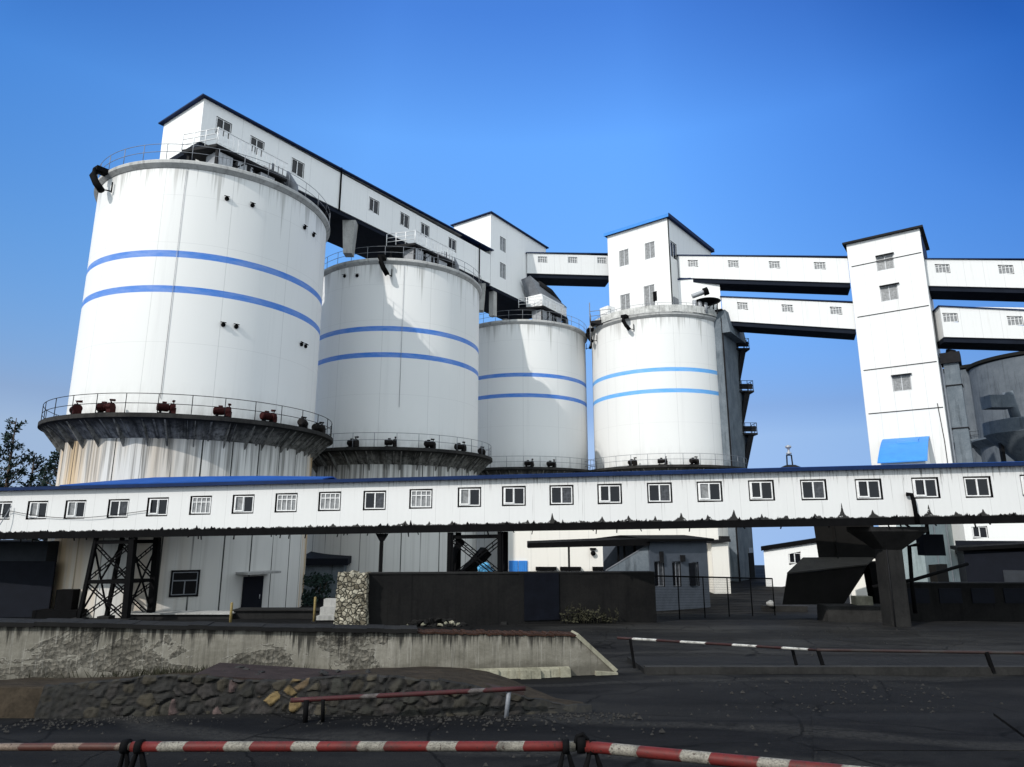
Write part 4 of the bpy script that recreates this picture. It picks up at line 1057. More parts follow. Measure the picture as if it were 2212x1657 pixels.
# roof lamp stand
u = f.uv(1722, 1000)[0]; b = f.p(u, f.H, -1.15)+V3((0, 0, .24))
rl = thing('roof_lamp', 'small lamp stand on the roof ridge of the front gallery', 'lamp', b)
mb = MB(); mb.hexa([b+V3((-.5, -.3, -.08)), b+V3((.5, -.3, -.08)), b+V3((.5, .3, -.08)), b+V3((-.5, .3, -.08))], [b+V3((-.18, -.18, .08)), b+V3((.18, -.18, .08)), b+V3((.18, .18, .08)), b+V3((-.18, .18, .08))])
mb.beam(b+V3((-.13, 0, .05)), b+V3((-.11, 0, .55)), .05, .05); mb.beam(b+V3((.13, 0, .05)), b+V3((.11, 0, .55)), .05, .05); mb.beam(b+V3((-.13, 0, .55)), b+V3((.13, 0, .55)), .05, .05); mb.build('stand', M['steel'], rl)
mb = MB(); mb.lathe([(.02, .58), (.12, .6), (.12, .66), (.05, .7), (.05, .85), (.13, .9), (.14, .98), (.02, 1.04)], b, 14); mb.build('lamp_head', M['galv'], rl)
# hanging cable and stay at the left end
cb_ = thing('stay_cable', 'thin dark cable and stay strung along the left end of the front gallery', 'cable', f.p(13, 0, .3))
u0, v0 = f.uv(27, 1104); u1, v1 = f.uv(262, 1106); u2, v2 = f.uv(320, 1103)
pts = []
for k in range(13):
    t = k/12; uu = u0+(u2-u0)*t; vv = v0+(v2-v0)*t-.42*math.sin(math.pi*t)*(1-.3*t); pts.append(f.p(uu, vv, .12+.03*math.sin(k)))
mb = MB(); mb.tube(pts, .014, 5); mb.tube([f.p(u0-1.6, v0-.5, .12), f.p(u0-.7, v0-.25, .12), f.p(u0, v0, .12)], .02, 5); mb.build('cable', M['black'], cb_)
mb = MB(); mb.tube([f.p(u0, v0+.25, .12), f.p(u0-.1, v0-.3, .3), f.p(u0-1.3, -2.9, 1.1)], .022, 6); mb.build('stay_rod', M['rail'], cb_)

# ================================================================== BELOW THE GALLERY, LEFT TO RIGHT
lb = thing('dark_shed', 'dark grey shed with big navy door behind the left trestle', 'shed', (-32, 37.8, .2))
LB = House(lb, (-42, 38.0, 0), (-25.4, 37.75, 0), .95, .1, 4.25, M['leftwall'])
mb = MB(); a = LB.F
u0 = a.uv(-40, 1240)[0]; u1 = a.uv(118, 1240)[0]; mb.box(a.p((u0+u1)/2, 1.65, .03), (u1-u0, .12, 2.9), a.rz()); mb.build('door', M['door'], lb)
mb = MB(); mb.box((-36.5, 41.5, 2.2), (11, 6.0, 4.1)); mb.build('rear_wing', M['leftwall'], lb)
mb = MB(); u = a.uv(155, 1290)[0]; mb.box(a.p(u, .7, .35), (.9, .6, 1.9), 0); mb.box(a.p(u-.1, .2, .6), (2.3, 1.0, .9), 0); mb.build('bin', M['black'], lb)
# low plinths in front of silo 1
for (x0, x1, py, h, nm, lb_) in ((272, 500, 1322, .35, 'loading_step', 'long dark concrete step in front of the window of the largest silo'), (505, 700, 1318, .5, 'loading_dock', 'dark loading dock below the door of the largest silo')):
    a_ = gpt(x0, py+14); b_ = gpt(x1, py+12); Y = 36.2 if nm == 'loading_step' else 36.6
    xa = ray(x0, py)[0]*Y; xb = ray(x1, py)[0]*Y; r = thing(nm, lb_, 'step', ((xa+xb)/2, Y, gz(Y)))
    mb = MB(); mb.box(((xa+xb)/2, Y+.5, gz(Y)+h/2-.1), (xb-xa, 1.0, h)); mb.build('block', M['concd'], r)
    mb = MB(); mb.box(((xa+xb)/2, Y+.45, gz(Y)+h-.1+.03), (xb-xa+.1, 1.15, .06)); mb.build('edge_slab', M['conc'] if nm == 'loading_step' else M['concd'], r)
for px, py, hpx, lab in ((497, 1350, .95, 'worn yellow post standing behind the concrete wall at left'), (678, 1345, 1.15, 'worn yellow post standing left of the rubble pillar')):
    p = gpt(px, py); r = thing('marker_post', lab, 'post', p, 'yellow marker posts')
    mb = MB(); mb.tube([p-V3((0, 0, .1)), p+V3((0, 0, hpx)), p+V3((0, 0, hpx+.03))], [.06, .06, .03], 10); mb.build('shaft', M['yellow'], r)
    mb = MB(); mb.box(p+V3((0, 0, .03)), (.25, .25, .06)); mb.build('base_plate', M['steel'], r)
p = gpt(690, 1342); r = thing('step_block', 'grey stepped concrete block against the rubble pillar', 'steps', p)
mb = MB()
for k in range(3): mb.box((p.x+.6, p.y+.4*k+.2, p.z+.15+.18*k), (1.5-.1*k, .5, .4+.36*k-.2))
mb.build('tread', M['conc'], r)
# bush and small hut between silo 1 and 2
def leaf_cloud(mb, c, size, n, leaf, seed, up=.2):
    r = random.Random(seed)
    for _ in range(n):
        while True:
            q = V3((r.uniform(-1, 1), r.uniform(-1, 1), r.uniform(-1, 1)))
            if q.length < 1 and q.length > r.random()*.75: break
        p = V3(c)+V3((q.x*size[0], q.y*size[1], q.z*size[2]))
        d = (V3((r.uniform(-1, 1), r.uniform(-1, 1), r.uniform(-1, 1)))+q*.5).normalized(); e = d.orthogonal().normalized()
        l = leaf*r.uniform(.6, 1.4); w = l*.38
        mb.quadface([p, p+d*l*.5+e*w, p+d*l, p+d*l*.5-e*w])
hut = thing('small_hut', 'low grey white hut with dark lean roof between the first two silos', 'hut', at(700, 1262, 52))
q = at(700, 1300, 52); HU = House(hut, (at(655, 1250, 52).x, 52, 0), (at(742, 1250, 52).x, 52, 0), 3, -.1, 2.3, M['shaft'])
HU.roof(M['door'], .5, .35, rise=.5)
def bush(label, px, Y, r, mat, n=420):
    x = ray(px, 1290)[0]*Y; root = thing('bush', label, 'bush', (x, Y, gz(Y)))
    mb = MB(); r2 = random.Random(int(px))
    for k in range(7): a = r2.uniform(0, 6.28); mb.tube([(x, Y, gz(Y)-.05), (x+math.cos(a)*r*.4, Y+math.sin(a)*r*.3, gz(Y)+r*.9), (x+math.cos(a)*r*.7, Y+math.sin(a)*r*.5, gz(Y)+r*1.5)], [.03, .02, .008], 5)
    mb.build('stem', M['bark'], root)
    mb = MB()
    for k in range(9): leaf_cloud(mb, (x+r2.uniform(-r, r)*.7, Y+r2.uniform(-r, r)*.4, gz(Y)+r*r2.uniform(.35, 1.6)), (r*.45, r*.45, r*.38), n//9, .2, int(px)+k)
    mb.build('foliage', mat, root)
bush('dark bush growing by the right foot of the largest silo', 648, 46, 1.1, M['leaf'], 700)
bush('dark low bush in front of the small hut', 688, 48.5, .95, M['leaf'], 500)

# dark wall with rubble end pillar
W0 = V3((-6.35, 30.5, 0)); W1 = V3((7.0, 34.2, 0)); wd = (W1-W0).normalized(); wn = V3((wd.y, -wd.x, 0))
dw = thing('dark_wall', 'near black wall in front of the middle trestle', 'wall', (W0+W1)/2+V3((0, 0, .6)))
zt0 = at(800, 1241, 30.5).z; zt1 = at(1400, 1238, 34.2).z
mb = MB(); N = 14
for k in range(N):
    a = W0+(W1-W0)*k/N; b = W0+(W1-W0)*(k+1)/N; za_ = zt0+(zt1-zt0)*k/N; zb_ = zt0+(zt1-zt0)*(k+1)/N; t = -wn*(.5+.004*(k % 2)); o_ = wn*(.012*(k % 2))
    mb.hexa([a+o_+V3((0, 0, -.1)), b+o_+V3((0, 0, -.1)), b+t+V3((0, 0, -.1)), a+t+V3((0, 0, -.1))], [a+o_+V3((0, 0, za_)), b+o_+V3((0, 0, zb_)), b+t+V3((0, 0, zb_)), a+t+V3((0, 0, za_))])
mb.build('masonry', M['blackwall'], dw)
mb = MB(); mb.beam(W0-wn*.25+V3((0, 0, zt0+.04)), W1-wn*.25+V3((0, 0, zt1+.04)), .58, .07); mb.build('coping', M['concd'], dw)
mb = MB()
for px in (1150,):
    q = W0+(W1-W0)*((px-800)/605.0); mb.box(q+wn*.02+V3((0, 0, (zt0+zt1)/4+.4)), (1.7, .08, 2.1), math.atan2(wd.y, wd.x))
mb.build('metal_panel', M['navyw'], dw)
pi = thing('rubble_pillar', 'pale sunlit rubble stone pillar at the left end of the dark wall', 'pillar', W0+V3((-.9, 0, .7)))
mb = MB(); px0 = at(727, 1290, 30.2).x; px1 = at(793, 1290, 30.2).x
bm = bmesh.new(); bmesh.ops.create_cube(bm, size=1.0); bmesh.ops.subdivide_edges(bm, edges=bm.edges, cuts=9, use_grid_fill=True)
zc0 = gz(30.2)-.1; zc1 = at(760, 1238, 30.2).z
from mathutils import noise as mn
vs = []
for v in bm.verts:
    t = v.co.z+.5; p = V3(((px0+px1)/2+v.co.x*(px1-px0)*(1.08-.12*t), 30.55+v.co.y*.95, zc0+t*(zc1-zc0)))
    d = mn.noise_vector(p*3.5)*.10+mn.noise_vector(p*9)*.04; vs.append(p+d)
mb.mesh(vs, [[v.index for v in fc.verts] for fc in bm.faces], 0, False); bm.free()
mb.build('masonry', M['rubble'], pi)
rb = thing('rubble_heap', 'heap of black rubble at the foot of the dark wall', 'rubble', gpt(940, 1350))
c = gpt(940, 1352); mb = MB()
for k in range(46):
    t = rnd.uniform(-1, 1); h = (1-t*t)*.38; mb.blob((c.x+t*1.35, c.y-.2+rnd.uniform(-.35, .35), c.z+rnd.uniform(0, h)), [rnd.uniform(.08, .24)]*2+[rnd.uniform(.06, .16)], k, 0, 1, .5, None, False)
mb.build('stones', M['blackwall'], rb)
mb = MB()
for k in range(9): t = rnd.uniform(-.9, .9); mb.blob((c.x+t*1.3, c.y-.5, c.z+.1+rnd.uniform(0, .15)), (.16, .1, .07), k+90, 0, 1, .5, None, False)
mb.build('pale_stone', M['coping'], rb)
def weeds(label, px, py, w, n, seed):
    c = gpt(px, py); c = c+V3((0, -.15, 0)); root = thing('weed_clump', label, 'weeds', c, 'weeds by the dark wall'); mb = MB(); r = random.Random(seed)
    for k in range(n):
        x = c.x+r.uniform(-w, w); y = c.y+r.uniform(-.2, .2); h = r.uniform(.3, 1.0); dx = r.uniform(-.25, .25)
        mb.tube([(x, y, c.z-.05), (x+dx*.4, y, c.z+h*.6), (x+dx, y-.05, c.z+h)], [.012, .01, .004], 4)
        for j in range(5): t = r.uniform(.3, 1); p = V3((x+dx*t, y, c.z+h*t)); d = V3((r.uniform(-1, 1), r.uniform(-1, .4), r.uniform(-.3, .8))).normalized(); e = d.orthogonal(); l = r.uniform(.08, .2); mb.quadface([p, p+d*l*.5+e*l*.25, p+d*l, p+d*l*.5-e*l*.25])
    mb.build('stalks', M['leaf2'], root)
# plants stand right at the wall foot
def wall_px(px): # point on the dark wall front at picture column px
    return hit_plane(px, 1300, W0, wn)
for k, (px, w) in enumerate(((1218, .3), (1262, .5), (1310, .3))):
    q = wall_px(px)+wn*.35; c = V3((q.x, q.y, gz(q.y))); root = thing('weed_clump', ['thin dry weeds at the foot of the dark wall, left clump', 'tallest dry weeds at the foot of the dark wall, middle clump', 'sparse low weeds at the foot of the dark wall, right clump'][k], 'weeds', c, 'weeds by the dark wall')
    mb = MB(); r = random.Random(k+5)
    for j in range(int(42*w)):
        x = c.x+r.uniform(-w, w)*1.4; y = c.y+r.uniform(-.15, .2); h = r.uniform(.3, 1.0)*(.6 if k == 2 else 1); dx = r.uniform(-.2, .2)
        mb.tube([(x, y, c.z-.05), (x+dx*.4, y, c.z+h*.6), (x+dx, y-.05, c.z+h)], [.012, .01, .004], 4)
        for i_ in range(6): t = r.uniform(.3, 1); p = V3((x+dx*t, y, c.z+h*t)); d = V3((r.uniform(-1, 1), r.uniform(-1, .4), r.uniform(-.3, .8))).normalized(); e = d.orthogonal(); l = r.uniform(.08, .2); mb.quadface([p, p+d*l*.5+e*l*.25, p+d*l, p+d*l*.5-e*l*.25])
    mb.build('stalks', M['leaf2'], root)
# things by the middle trestle: chute and blue bundle
ch = thing('feed_chute', 'dark brown inclined chute beside the middle trestle', 'chute', at(1020, 1225, 34.9))
p = at(1000, 1236, 34.8); q = at(1050, 1190, 35.4); mb = MB(); mb.beam(p-V3((0.3, 0, .6)), q, .7, .5); mb.beam(p+V3((-.4, 0, -1.6)), p+V3((-.3, 0, -.3)), .6, .6); mb.build('trough', M['brown'], ch)
mb = MB(); mb.tube([at(978, 1240, 34.2), at(980, 1195, 34.2), at(990, 1178, 34.2), at(1000, 1170, 34.3)], .16, 10); mb.build('pipe', M['steel'], ch)
tp = thing('tarpaulin_bundle', 'light blue tarpaulin bundle showing above the dark wall at the middle trestle', 'tarpaulin', at(1047, 1240, 33.2))
c = at(1047, 1230, 33.3); mb = MB(); mb.blob(c, (.34, .3, .32), 3, 0, 3, .3); mb.blob(c+V3((.3, .1, -.15)), (.2, .2, .2), 8, 0, 3, .3); mb.build('cloth', M['tarp'], tp)
mb = MB(); mb.box((c.x, c.y+.1, (gz(33.3)+c.z-.35)/2), (.8, .6, c.z-.3-gz(33.3))); mb.build('crate', M['brown'], tp)

# cream building behind, canopy and gatehouse
wb = thing('cream_building', 'long cream white low building behind the dark wall, blue gate at its left end', 'building', (8, 58, 0))
Y = 57.5; WB = House(wb, (ray(1100, 1200)[0]*Y-.6, Y, 0), (ray(1545, 1200)[0]*Y, Y-1.2, 0), 7.5, -.2, 7.6, M['cream'])
WB.roof(M['rim'], .15, .15)
a = WB.F
u0 = a.uv(1099, 1225)[0]; u1 = a.uv(1140, 1225)[0]
for k in range(2):
    mb = MB(); w = (u1-u0)/2; mb.box(a.p(u0+w*(k+.5), 1.3, .04), (w-.05, .1, 2.6), a.rz())
    for j in range(4): mb.box(a.p(u0+w*(k+.15+.23*j), 1.3, .1), (.05, .04, 2.5), a.rz())
    mb.build('gate_leaf', M['bluel'], wb)
for px in (1180, 1232, 1302, 1352):
    u = a.uv(px, 1228)[0]; mb = MB(); mb.box(a.p(u, a.uv(px, 1228)[1], .35), (1.7, .7, .28), a.rz()); mb.build('awning', M['black'], wb)
    mb = MB(); mb.box(a.p(u, 1.0, .02), (1.4, .06, .9), a.rz()); mb.build('window', M['glass'], wb)
u, v = a.uv(1281, 1195); mb = MB(); mb.tube([a.p(u, v, 0), a.p(u, v, .25)], .2, 14); mb.box(a.p(u, v+.35, .1), (.5, .2, .15), a.rz()); mb.build('exhaust_vent', M['black'], wb)
cl = thing('concrete_pilaster', 'cream concrete pilaster with a broken dark cap left of the stair shaft', 'pilaster', (at(1558, 1200, 55).x, 55, 0))
x0 = at(1538, 1200, 55).x; x1 = at(1574, 1200, 55).x; mb = MB(); zc = at(1550, 1172, 55).z; mb.box(((x0+x1)/2, 55.5, zc/2-.1), (x1-x0, 1.0, zc+.2)); mb.build('shaft', M['cream'], cl)
mb = MB(); mb.box(((x0+x1)/2-.2, 55.4, zc+.1), (x1-x0+.7, 1.4, .2), 0, 0, ('Y', -.06)); mb.box((x1-.2, 55.2, zc+.35), (.7, .6, .3)); mb.build('cap', M['steel'], cl)
GA = V3((at(1403, 1200, 43).x, 43.0, 0)); GB = V3((at(1530, 1200, 45).x, 45.2, 0))
gh = thing('gatehouse', 'small grey blue gatehouse with four narrow windows behind the fence', 'building', (GA.x+1, 44, 0))
ztop = 4.15
GH = House(gh, GA, GB, 5.0, -.1, ztop, M['gatehouse'], winF=[(1425, 1240, .75, 1.5, 'dark'), (1462, 1240, .65, 1.5, 'dark'), (1503, 1240, .5, 1.45, 'dark')], rec=.1)
mb = MB(); mb.box(GH.F.p(3.35, 2.2, .03), (.45, .08, 1.4), GH.F.rz()); mb.build('window', M['glass'], gh)
GH.roof(M['black'], .16, .35, rise=.22, ridge='along')
mb = MB(); mb.box(GH.F.p(.9, 3.3, .05), (.25, .15, .7), GH.F.rz()); mb.build('meter_box', M['steel'], gh)
mb = MB(); mb.box(GH.F.p(2.6, 3.2, .05), (.3, .2, .4), GH.F.rz()); mb.build('lamp', M['steel'], gh)
# grey triangular slab added left of the gatehouse
ss = thing('grey_triangle_slab', 'grey triangular slab rising to the gatehouse corner', 'wall', (GA.x-2, 43.2, 0))
a0 = V3((at(1310, 1232, 43.3).x, 43.5, 0)); mb = MB(); zl = at(1310, 1234, 43.3).z; zh = at(1399, 1178, 43.1).z; e = GA+V3((-.05, .05, 0)); t = V3((0, .3, 0))
mb.hexa([a0, e, e+t, a0+t], [a0+V3((0, 0, zl)), e+V3((0, 0, zh)), e+t+V3((0, 0, zh)), a0+t+V3((0, 0, zl))]); mb.build('slab', M['shaft'], ss)
mb = MB(); mb.beam(a0+t/2+V3((0, 0, zl+.03)), e+t/2+V3((0, 0, zh+.03)), .36, .06); mb.build('coping', M['rail'], ss)
cn = thing('canopy', 'thin black flat canopy on slim posts left of the gatehouse', 'canopy', (6, 43, 0))
q0 = at(1140, 1173, 44.5); q1 = at(1400, 1163, 43.2); mb = MB()
mb.hexa([q0+V3((0, -.8, -.3)), q1+V3((0, -.5, -.42)), q1+V3((0, 2, -.42)), q0+V3((0, 2, -.3))], [q0+V3((0, -.8, 0)), q1+V3((0, -.5, 0)), q1+V3((0, 2, .1)), q0+V3((0, 2, .1))]); mb.build('roof', M['black'], cn)
for px in (1229, 1336, 1349, 1371):
    Yp = 43.6; x = ray(px, 1200)[0]*Yp; mb = MB(); mb.beam((x, Yp, -.1), (x, Yp, q1.z-.35), .12, .12); mb.build('post', M['black'], cn)

# fence on the right of the dark wall
fe = thing('wire_fence', 'dark wire mesh fence with top rail in front of the gatehouse', 'fence', (11, 38, .2))
fa = V3((at(1407, 1244, 36).x, 36, 0)); fb = V3((at(1668, 1250, 40).x, 40, 0)); zfa = at(1407, 1244, 36).z; zfb = at(1668, 1250, 40).z
mb = MB(); mb.tube([fa+V3((0, 0, zfa)), fb+V3((0, 0, zfb))], .04, 8)
mb.build('top_rail', M['black'], fe)
for k in range(6):
    p = fa+(fb-fa)*k/5; mb = MB(); mb.tube([p+V3((0, 0, gz(p.y)-.1)), p+V3((0, 0, zfa+(zfb-zfa)*k/5))], .032, 8); mb.build('post', M['black'], fe)
mb = MB(); n = 110
for k in range(n+1):
    p = fa+(fb-fa)*k/n; zt_ = zfa+(zfb-zfa)*k/n; mb.beam(p+V3((0, 0, gz(p.y))), p+V3((0, 0, zt_)), .009, .009)
for j in range(1, 16):
    mb.beam(fa+V3((0, 0, gz(36)+(zfa-gz(36))*j/16)), fb+V3((0, 0, gz(40)+(zfb-gz(40))*j/16)), .008, .008)
mb.build('mesh_panel', M['black'], fe)

# white inclined housing behind, right
iw = thing('inclined_housing', 'white inclined conveyor housing with black roof seen under the gallery right of the shaft', 'conveyor housing', (at(1700, 1200, 60).x, 60, 2))
pa, pb = V3((ray(1650, 1200)[0]*62, 62, 0)), V3((ray(1800, 1200)[0]*60, 60, 0))
IW = House(iw, pa, pb, 2.6, (-.3, 1.0), (at(1655, 1190, 62).z, at(1800, 1166, 60).z), M['shedw'], winF=[(1717, 1206, 1.0, .9, 'slide')])
IW.roof(M['black'], .35, .2)
# dark hopper shaft and flared chute on a block
lh = thing('loading_hopper', 'dark brown loading shaft ending in a flared hopper on a concrete block', 'hopper', at(1800, 1300, 37))
Y = 36.5
def X(px, py, yy=Y): return at(px, py, yy)
a, b = X(1763, 1150), X(1885, 1150); mb = MB(); zb0 = X(1800, 1207).z
mb.hexa([(a.x, Y, zb0), (b.x+.25, Y, zb0), (b.x+1.3, Y+2.2, zb0), (a.x+1.05, Y+2.2, zb0)], [(a.x-.15, Y, 6.0), (b.x, Y, 6.0), (b.x+1.05, Y+2.2, 6.0), (a.x+.9, Y+2.2, 6.0)])
mb.beam((a.x+1.0, Y-.02, zb0), (a.x+.9, Y-.02, 6.0), .12, .05); mb.build('shaft', M['brown'], lh)
t0, t1 = X(1735, 1206), X(1888, 1206); m0, m1 = X(1700, 1240, Y-.9), X(1875, 1232, Y-.9); mb = MB()
mb.hexa([(m0.x, Y-.9, m0.z), (m1.x, Y-.9, m1.z+.25), (t1.x, Y+.0, t1.z-.02), (t0.x, Y, t0.z-.02)], [(m0.x, Y-.9, m0.z+.06), (m1.x, Y-.9, m1.z+.31), (t1.x, Y, t1.z+.05), (t0.x, Y, t0.z+.05)]); mb.build('hopper_roof', M['tan'], lh)
k0, k1 = X(1690, 1306, Y-.8), X(1835, 1306, Y-.8); mb = MB()
mb.hexa([(k0.x, Y-.8, k0.z), (k1.x-.3, Y-.8, k1.z), (k1.x+1.0, Y+1.6, k1.z), (k0.x+1.1, Y+1.6, k0.z)], [(m0.x+.02, Y-.85, m0.z-.01), (m1.x-.02, Y-.85, m1.z+.22), (t1.x+.8, Y+1.6, t1.z-.1), (t0.x+.8, Y+1.6, t0.z-.1)]); mb.build('hopper_body', M['brown'], lh)
mb = MB(); l0, l1 = X(1880, 1215, Y-.3), X(1905, 1312, Y-.3); mb.hexa([(l1.x-.35, Y-.5, l1.z-.2), (l1.x+.35, Y-.5, l1.z-.2), (l1.x+.35, Y+.2, l1.z-.2), (l1.x-.35, Y+.2, l1.z-.2)], [(l0.x-.2, Y-.5, l0.z), (l0.x+.25, Y-.5, l0.z), (l0.x+.25, Y+.2, l0.z), (l0.x-.2, Y+.2, l0.z)]); mb.build('leg', M['black'], lh)
bb = thing('concrete_block', 'long pale grey concrete block lying before the loading hopper', 'block', gpt(1860, 1332))
Yb = 34.6; x0, x1 = ray(1787, 1320)[0]*Yb, ray(1936, 1320)[0]*Yb; zt_ = at(1860, 1309, Yb).z; mb = MB()
mb.hexa([(x0, Yb, gz(Yb)-.1), (x1, Yb-.3, gz(Yb)-.1), (x1, Yb+1.1, gz(Yb)-.1), (x0, Yb+1.2, gz(Yb)-.1)], [(x0, Yb+.05, zt_), (x1, Yb-.25, zt_), (x1, Yb+1.0, zt_), (x0, Yb+1.1, zt_)]); mb.build('block', M['kerb'], bb)
mb = MB(); q = at(1862, 1300, Yb+.6); mb.box((q.x, Yb+.6, zt_+.2), (.8, .6, .42)); mb.build('cap_stone', M['coping'], bb)
for px, w, lab in ((1655, 30, 'small pale concrete kerb piece at the foot of the stair shaft'), ):
    p = gpt(1695, 1320); r = thing('kerb_piece', lab, 'kerb', p); mb = MB(); mb.box((p.x, p.y, p.z+.12), (2.6, .5, .4), -.1); mb.build('block', M['kerb'], r)
    mb = MB(); mb.blob(at(1664, 1305, p.y-.2), (.25, .2, .2), 4, 0, 2, .3); mb.build('stone', M['conc'], r)
# right: pipes, dark shed, inclined white conveyor
dsx = thing('dark_blue_shed', 'dark blue black shed with sloping roof at the right edge under the gallery', 'shed', at(2150, 1260, 41))
Yd = 41.0; pa = (ray(2088, 1240)[0]*Yd, Yd); pb = (pa[0]+6.2, pa[1]-3.4)
DS = House(dsx, (*pa, 0), (*pb, 0), 5, -.1, (at(2088, 1190, Yd).z, at(2330, 1172, pb[1]).z), M['door'])
DS.roof(M['black'], .2, .3)
mb = MB(); u = DS.F.uv(2215, 1250)[0]; mb.box(DS.F.p(u, 1.4, .04), (2.0, .1, 2.6), DS.F.rz()); mb.build('door', M['leftwall'], dsx)
ic = thing('inclined_conveyor', 'white inclined conveyor with one small window above the dark blue shed', 'conveyor housing', at(2150, 1160, 50))
Yi = 50.0; pa = (ray(2085, 1160)[0]*Yi, Yi); pb = (ray(2330, 1160)[0]*Yi, Yi-1.5)
IC = House(ic, (*pa, 0), (*pb, 0), 2.5, (at(2085, 1190, Yi).z, at(2330, 1172, Yi).z), (at(2085, 1100, Yi).z, at(2330, 1070, Yi).z), M['shedw'], winF=[(2117, 1150, 1.0, .8, 'slide')])
IC.underside(M['steel'], .3); IC.roof(M['navy'], .15, .15)
for uu in (3.0, 10.0):
    mb = MB(); mb.beam(IC.F.p(uu, -.3, -1.2), V3((IC.F.p(uu, 0, -1.2).x, IC.F.p(uu, 0, -1.2).y, -.1)), .4, .4); mb.build('leg', M['steel'], ic)
pg = thing('shaded_base_block', 'pale green grey block added for the shaded tower base right of the concrete column', 'building', at(1997, 1250, 48))
Cg = V3((at(1997, 1200, 48).x, 48, 0)); hg = V3((.643, -.766, 0))
PG = House(pg, Cg-hg*1.6, Cg, 9.2, -.1, 7.2, M['base_shade']); PG.roof(M['steel'], .2, .2)  # added block, its colour imitating the tower base in shade
for u_ in (2.4, 4.9, 7.2):
    mb = MB(); mb.beam(PG.R.p(u_, 0, .02), PG.R.p(u_, 7.2, .02), .05, .06); mb.build('seam_strip', M['rail'], pg)
mb = MB(); mb.box(PG.R.p(1.6, 1.3, .2), (2.2, .5, 2.6), PG.R.rz()); mb.build('door_recess', M['brown'], pg)
ph = thing('pump_house', 'small white pump house glimpsed between the hopper leg and the concrete column', 'building', at(1890, 1250, 43))
PH = House(ph, (ray(1836, 1250)[0]*43.5, 43.5, 0), (ray(1950, 1250)[0]*42.5, 42.5, 0), 1.2, .25, 4.6, M['cream']); PH.roof(M['steel'], .15, .1)
mb = MB(); mb.beam(PH.F.p(0, 2.55, .05), PH.F.p(PH.F.L, 2.7, .05), .1, .22); mb.build('pipe', M['black'], ph)
mb = MB(); mb.hexa([PH.F.p(-.05, -.45, .05), PH.F.p(PH.F.L+.05, -.45, .05), PH.F.p(PH.F.L+.05, -.45, -1.2), PH.F.p(-.05, -.45, -1.2)], [PH.F.p(-.05, -.004, .05), PH.F.p(PH.F.L+.05, -.004, .05), PH.F.p(PH.F.L+.05, -.004, -1.2), PH.F.p(-.05, -.004, -1.2)]); mb.build('plinth', M['concd'], ph)
pf = thing('pipe_frame', 'bent black pipe frame with sloping rail right of the concrete column', 'pipe frame', gpt(1980, 1330))
Yp = 33.0; mb = MB()
mb.tube([at(1977, 1325, Yp), at(1970, 1262, Yp), at(1964, 1180, Yp), at(1985, 1176, Yp)], .09, 10); mb.build('upright', M['black'], pf)
mb = MB(); mb.tube([at(1885, 1268, Yp), at(1975, 1252, Yp), at(2090, 1218, Yp+.5)], .08, 10); mb.build('sloping_rail', M['black'], pf)
lw = thing('low_dark_wall', 'low dark wall with railing at the right under the gallery', 'wall', gpt(2050, 1330))
Yl = 34.5; x0, x1 = ray(1950, 1300)[0]*Yl, ray(2260, 1300)[0]*Yl; zl = at(2040, 1262, Yl).z; mb = MB(); mb.box(((x0+x1)/2, Yl+.25, (gz(Yl)+zl)/2-.05), (x1-x0, .4, zl-gz(Yl)+.1)); mb.build('masonry', M['blackwall'], lw)
mb = MB(); mb.box(((x0+x1)/2, Yl+.25, zl+.04), (x1-x0+.1, .5, .07)); mb.build('coping', M['concd'], lw)
mb = MB()
for k in range(4): xx = x0+.8+k*1.6; mb.box((xx, Yl+.03, zl-.55), (1.1, .06, .7))
mb.build('panel', M['door'], lw)
bx = thing('hanging_cabinet', 'dark blue switch cabinet hung on a bracket right of the column head', 'cabinet', at(2010, 1175, 34))
c = at(2010, 1177, 33.6); mb = MB(); mb.box(c, (1.0, .6, 1.0)); mb.build('casing', M['door'], bx)
mb = MB(); mb.beam(c+V3((0, .1, .5)), c+V3((0, .1, 1.2)), .12, .12); mb.beam(c+V3((-.4, .1, .5)), c+V3((-1.2, .1, 1.1)), .08, .08); mb.build('bracket', M['black'], bx)

# ================================================================== TREES AT LEFT
def conifer(label, px, Y, pytop, spread, seed):
    x = ray(px, 1000)[0]*Y; top = at(px, pytop, Y).z; r = random.Random(seed)
    root = thing('conifer_tree', label, 'tree', (x, Y, 0), 'trees left of the largest silo')
    mb = MB(); mb.tube([(x, Y, -.2), (x+.1, Y, top*.5), (x, Y, top)], [.28, .17, .03], 8)
    tips = []
    n = int(top*3.6)
    for k in range(n):
        t = .22+.76*k/n; z = top*t; L = spread*(1.12-t)*r.uniform(.55, 1.2); a = r.uniform(0, 6.28)
        d = V3((math.cos(a), math.sin(a), .28+r.uniform(-.2, .3))); p0 = V3((x, Y, z)); p1 = p0+d*L
        p1.z += .22*L; mb.tube([p0, p0+d*L*.55, p1], [.06, .04, .012], 5, caps=False); tips.append((p0, p0+d*L*.55, p1, L))
    mb.build('trunk', M['bark'], root)
    mb = MB()
    for (p0, pm, p1, L) in tips:
        for j in range(int(16+L*22)):
            t = r.random()**.7; p = (p0+(pm-p0)*t*2) if t < .5 else (pm+(p1-pm)*(t*2-1))
            p = p+V3((r.gauss(0, .13), r.gauss(0, .13), r.gauss(0, .10)))
            d = ((p1-p0).normalized()*.8+V3((r.uniform(-1, 1), r.uniform(-1, 1), r.uniform(-.6, .9)))).normalized(); e = d.orthogonal().normalized(); l = r.uniform(.18, .42); w = l*.2
            mb.quadface([p, p+d*l*.5+e*w, p+d*l, p+d*l*.5-e*w])
    mb.build('crown', M['leaf'], root)
conifer('tall dark conifer with bare spire tip at the left edge', 20, 60, 903, 3.6, 1)
conifer('lower dark conifer second from the left edge', 72, 64, 978, 3.8, 2)
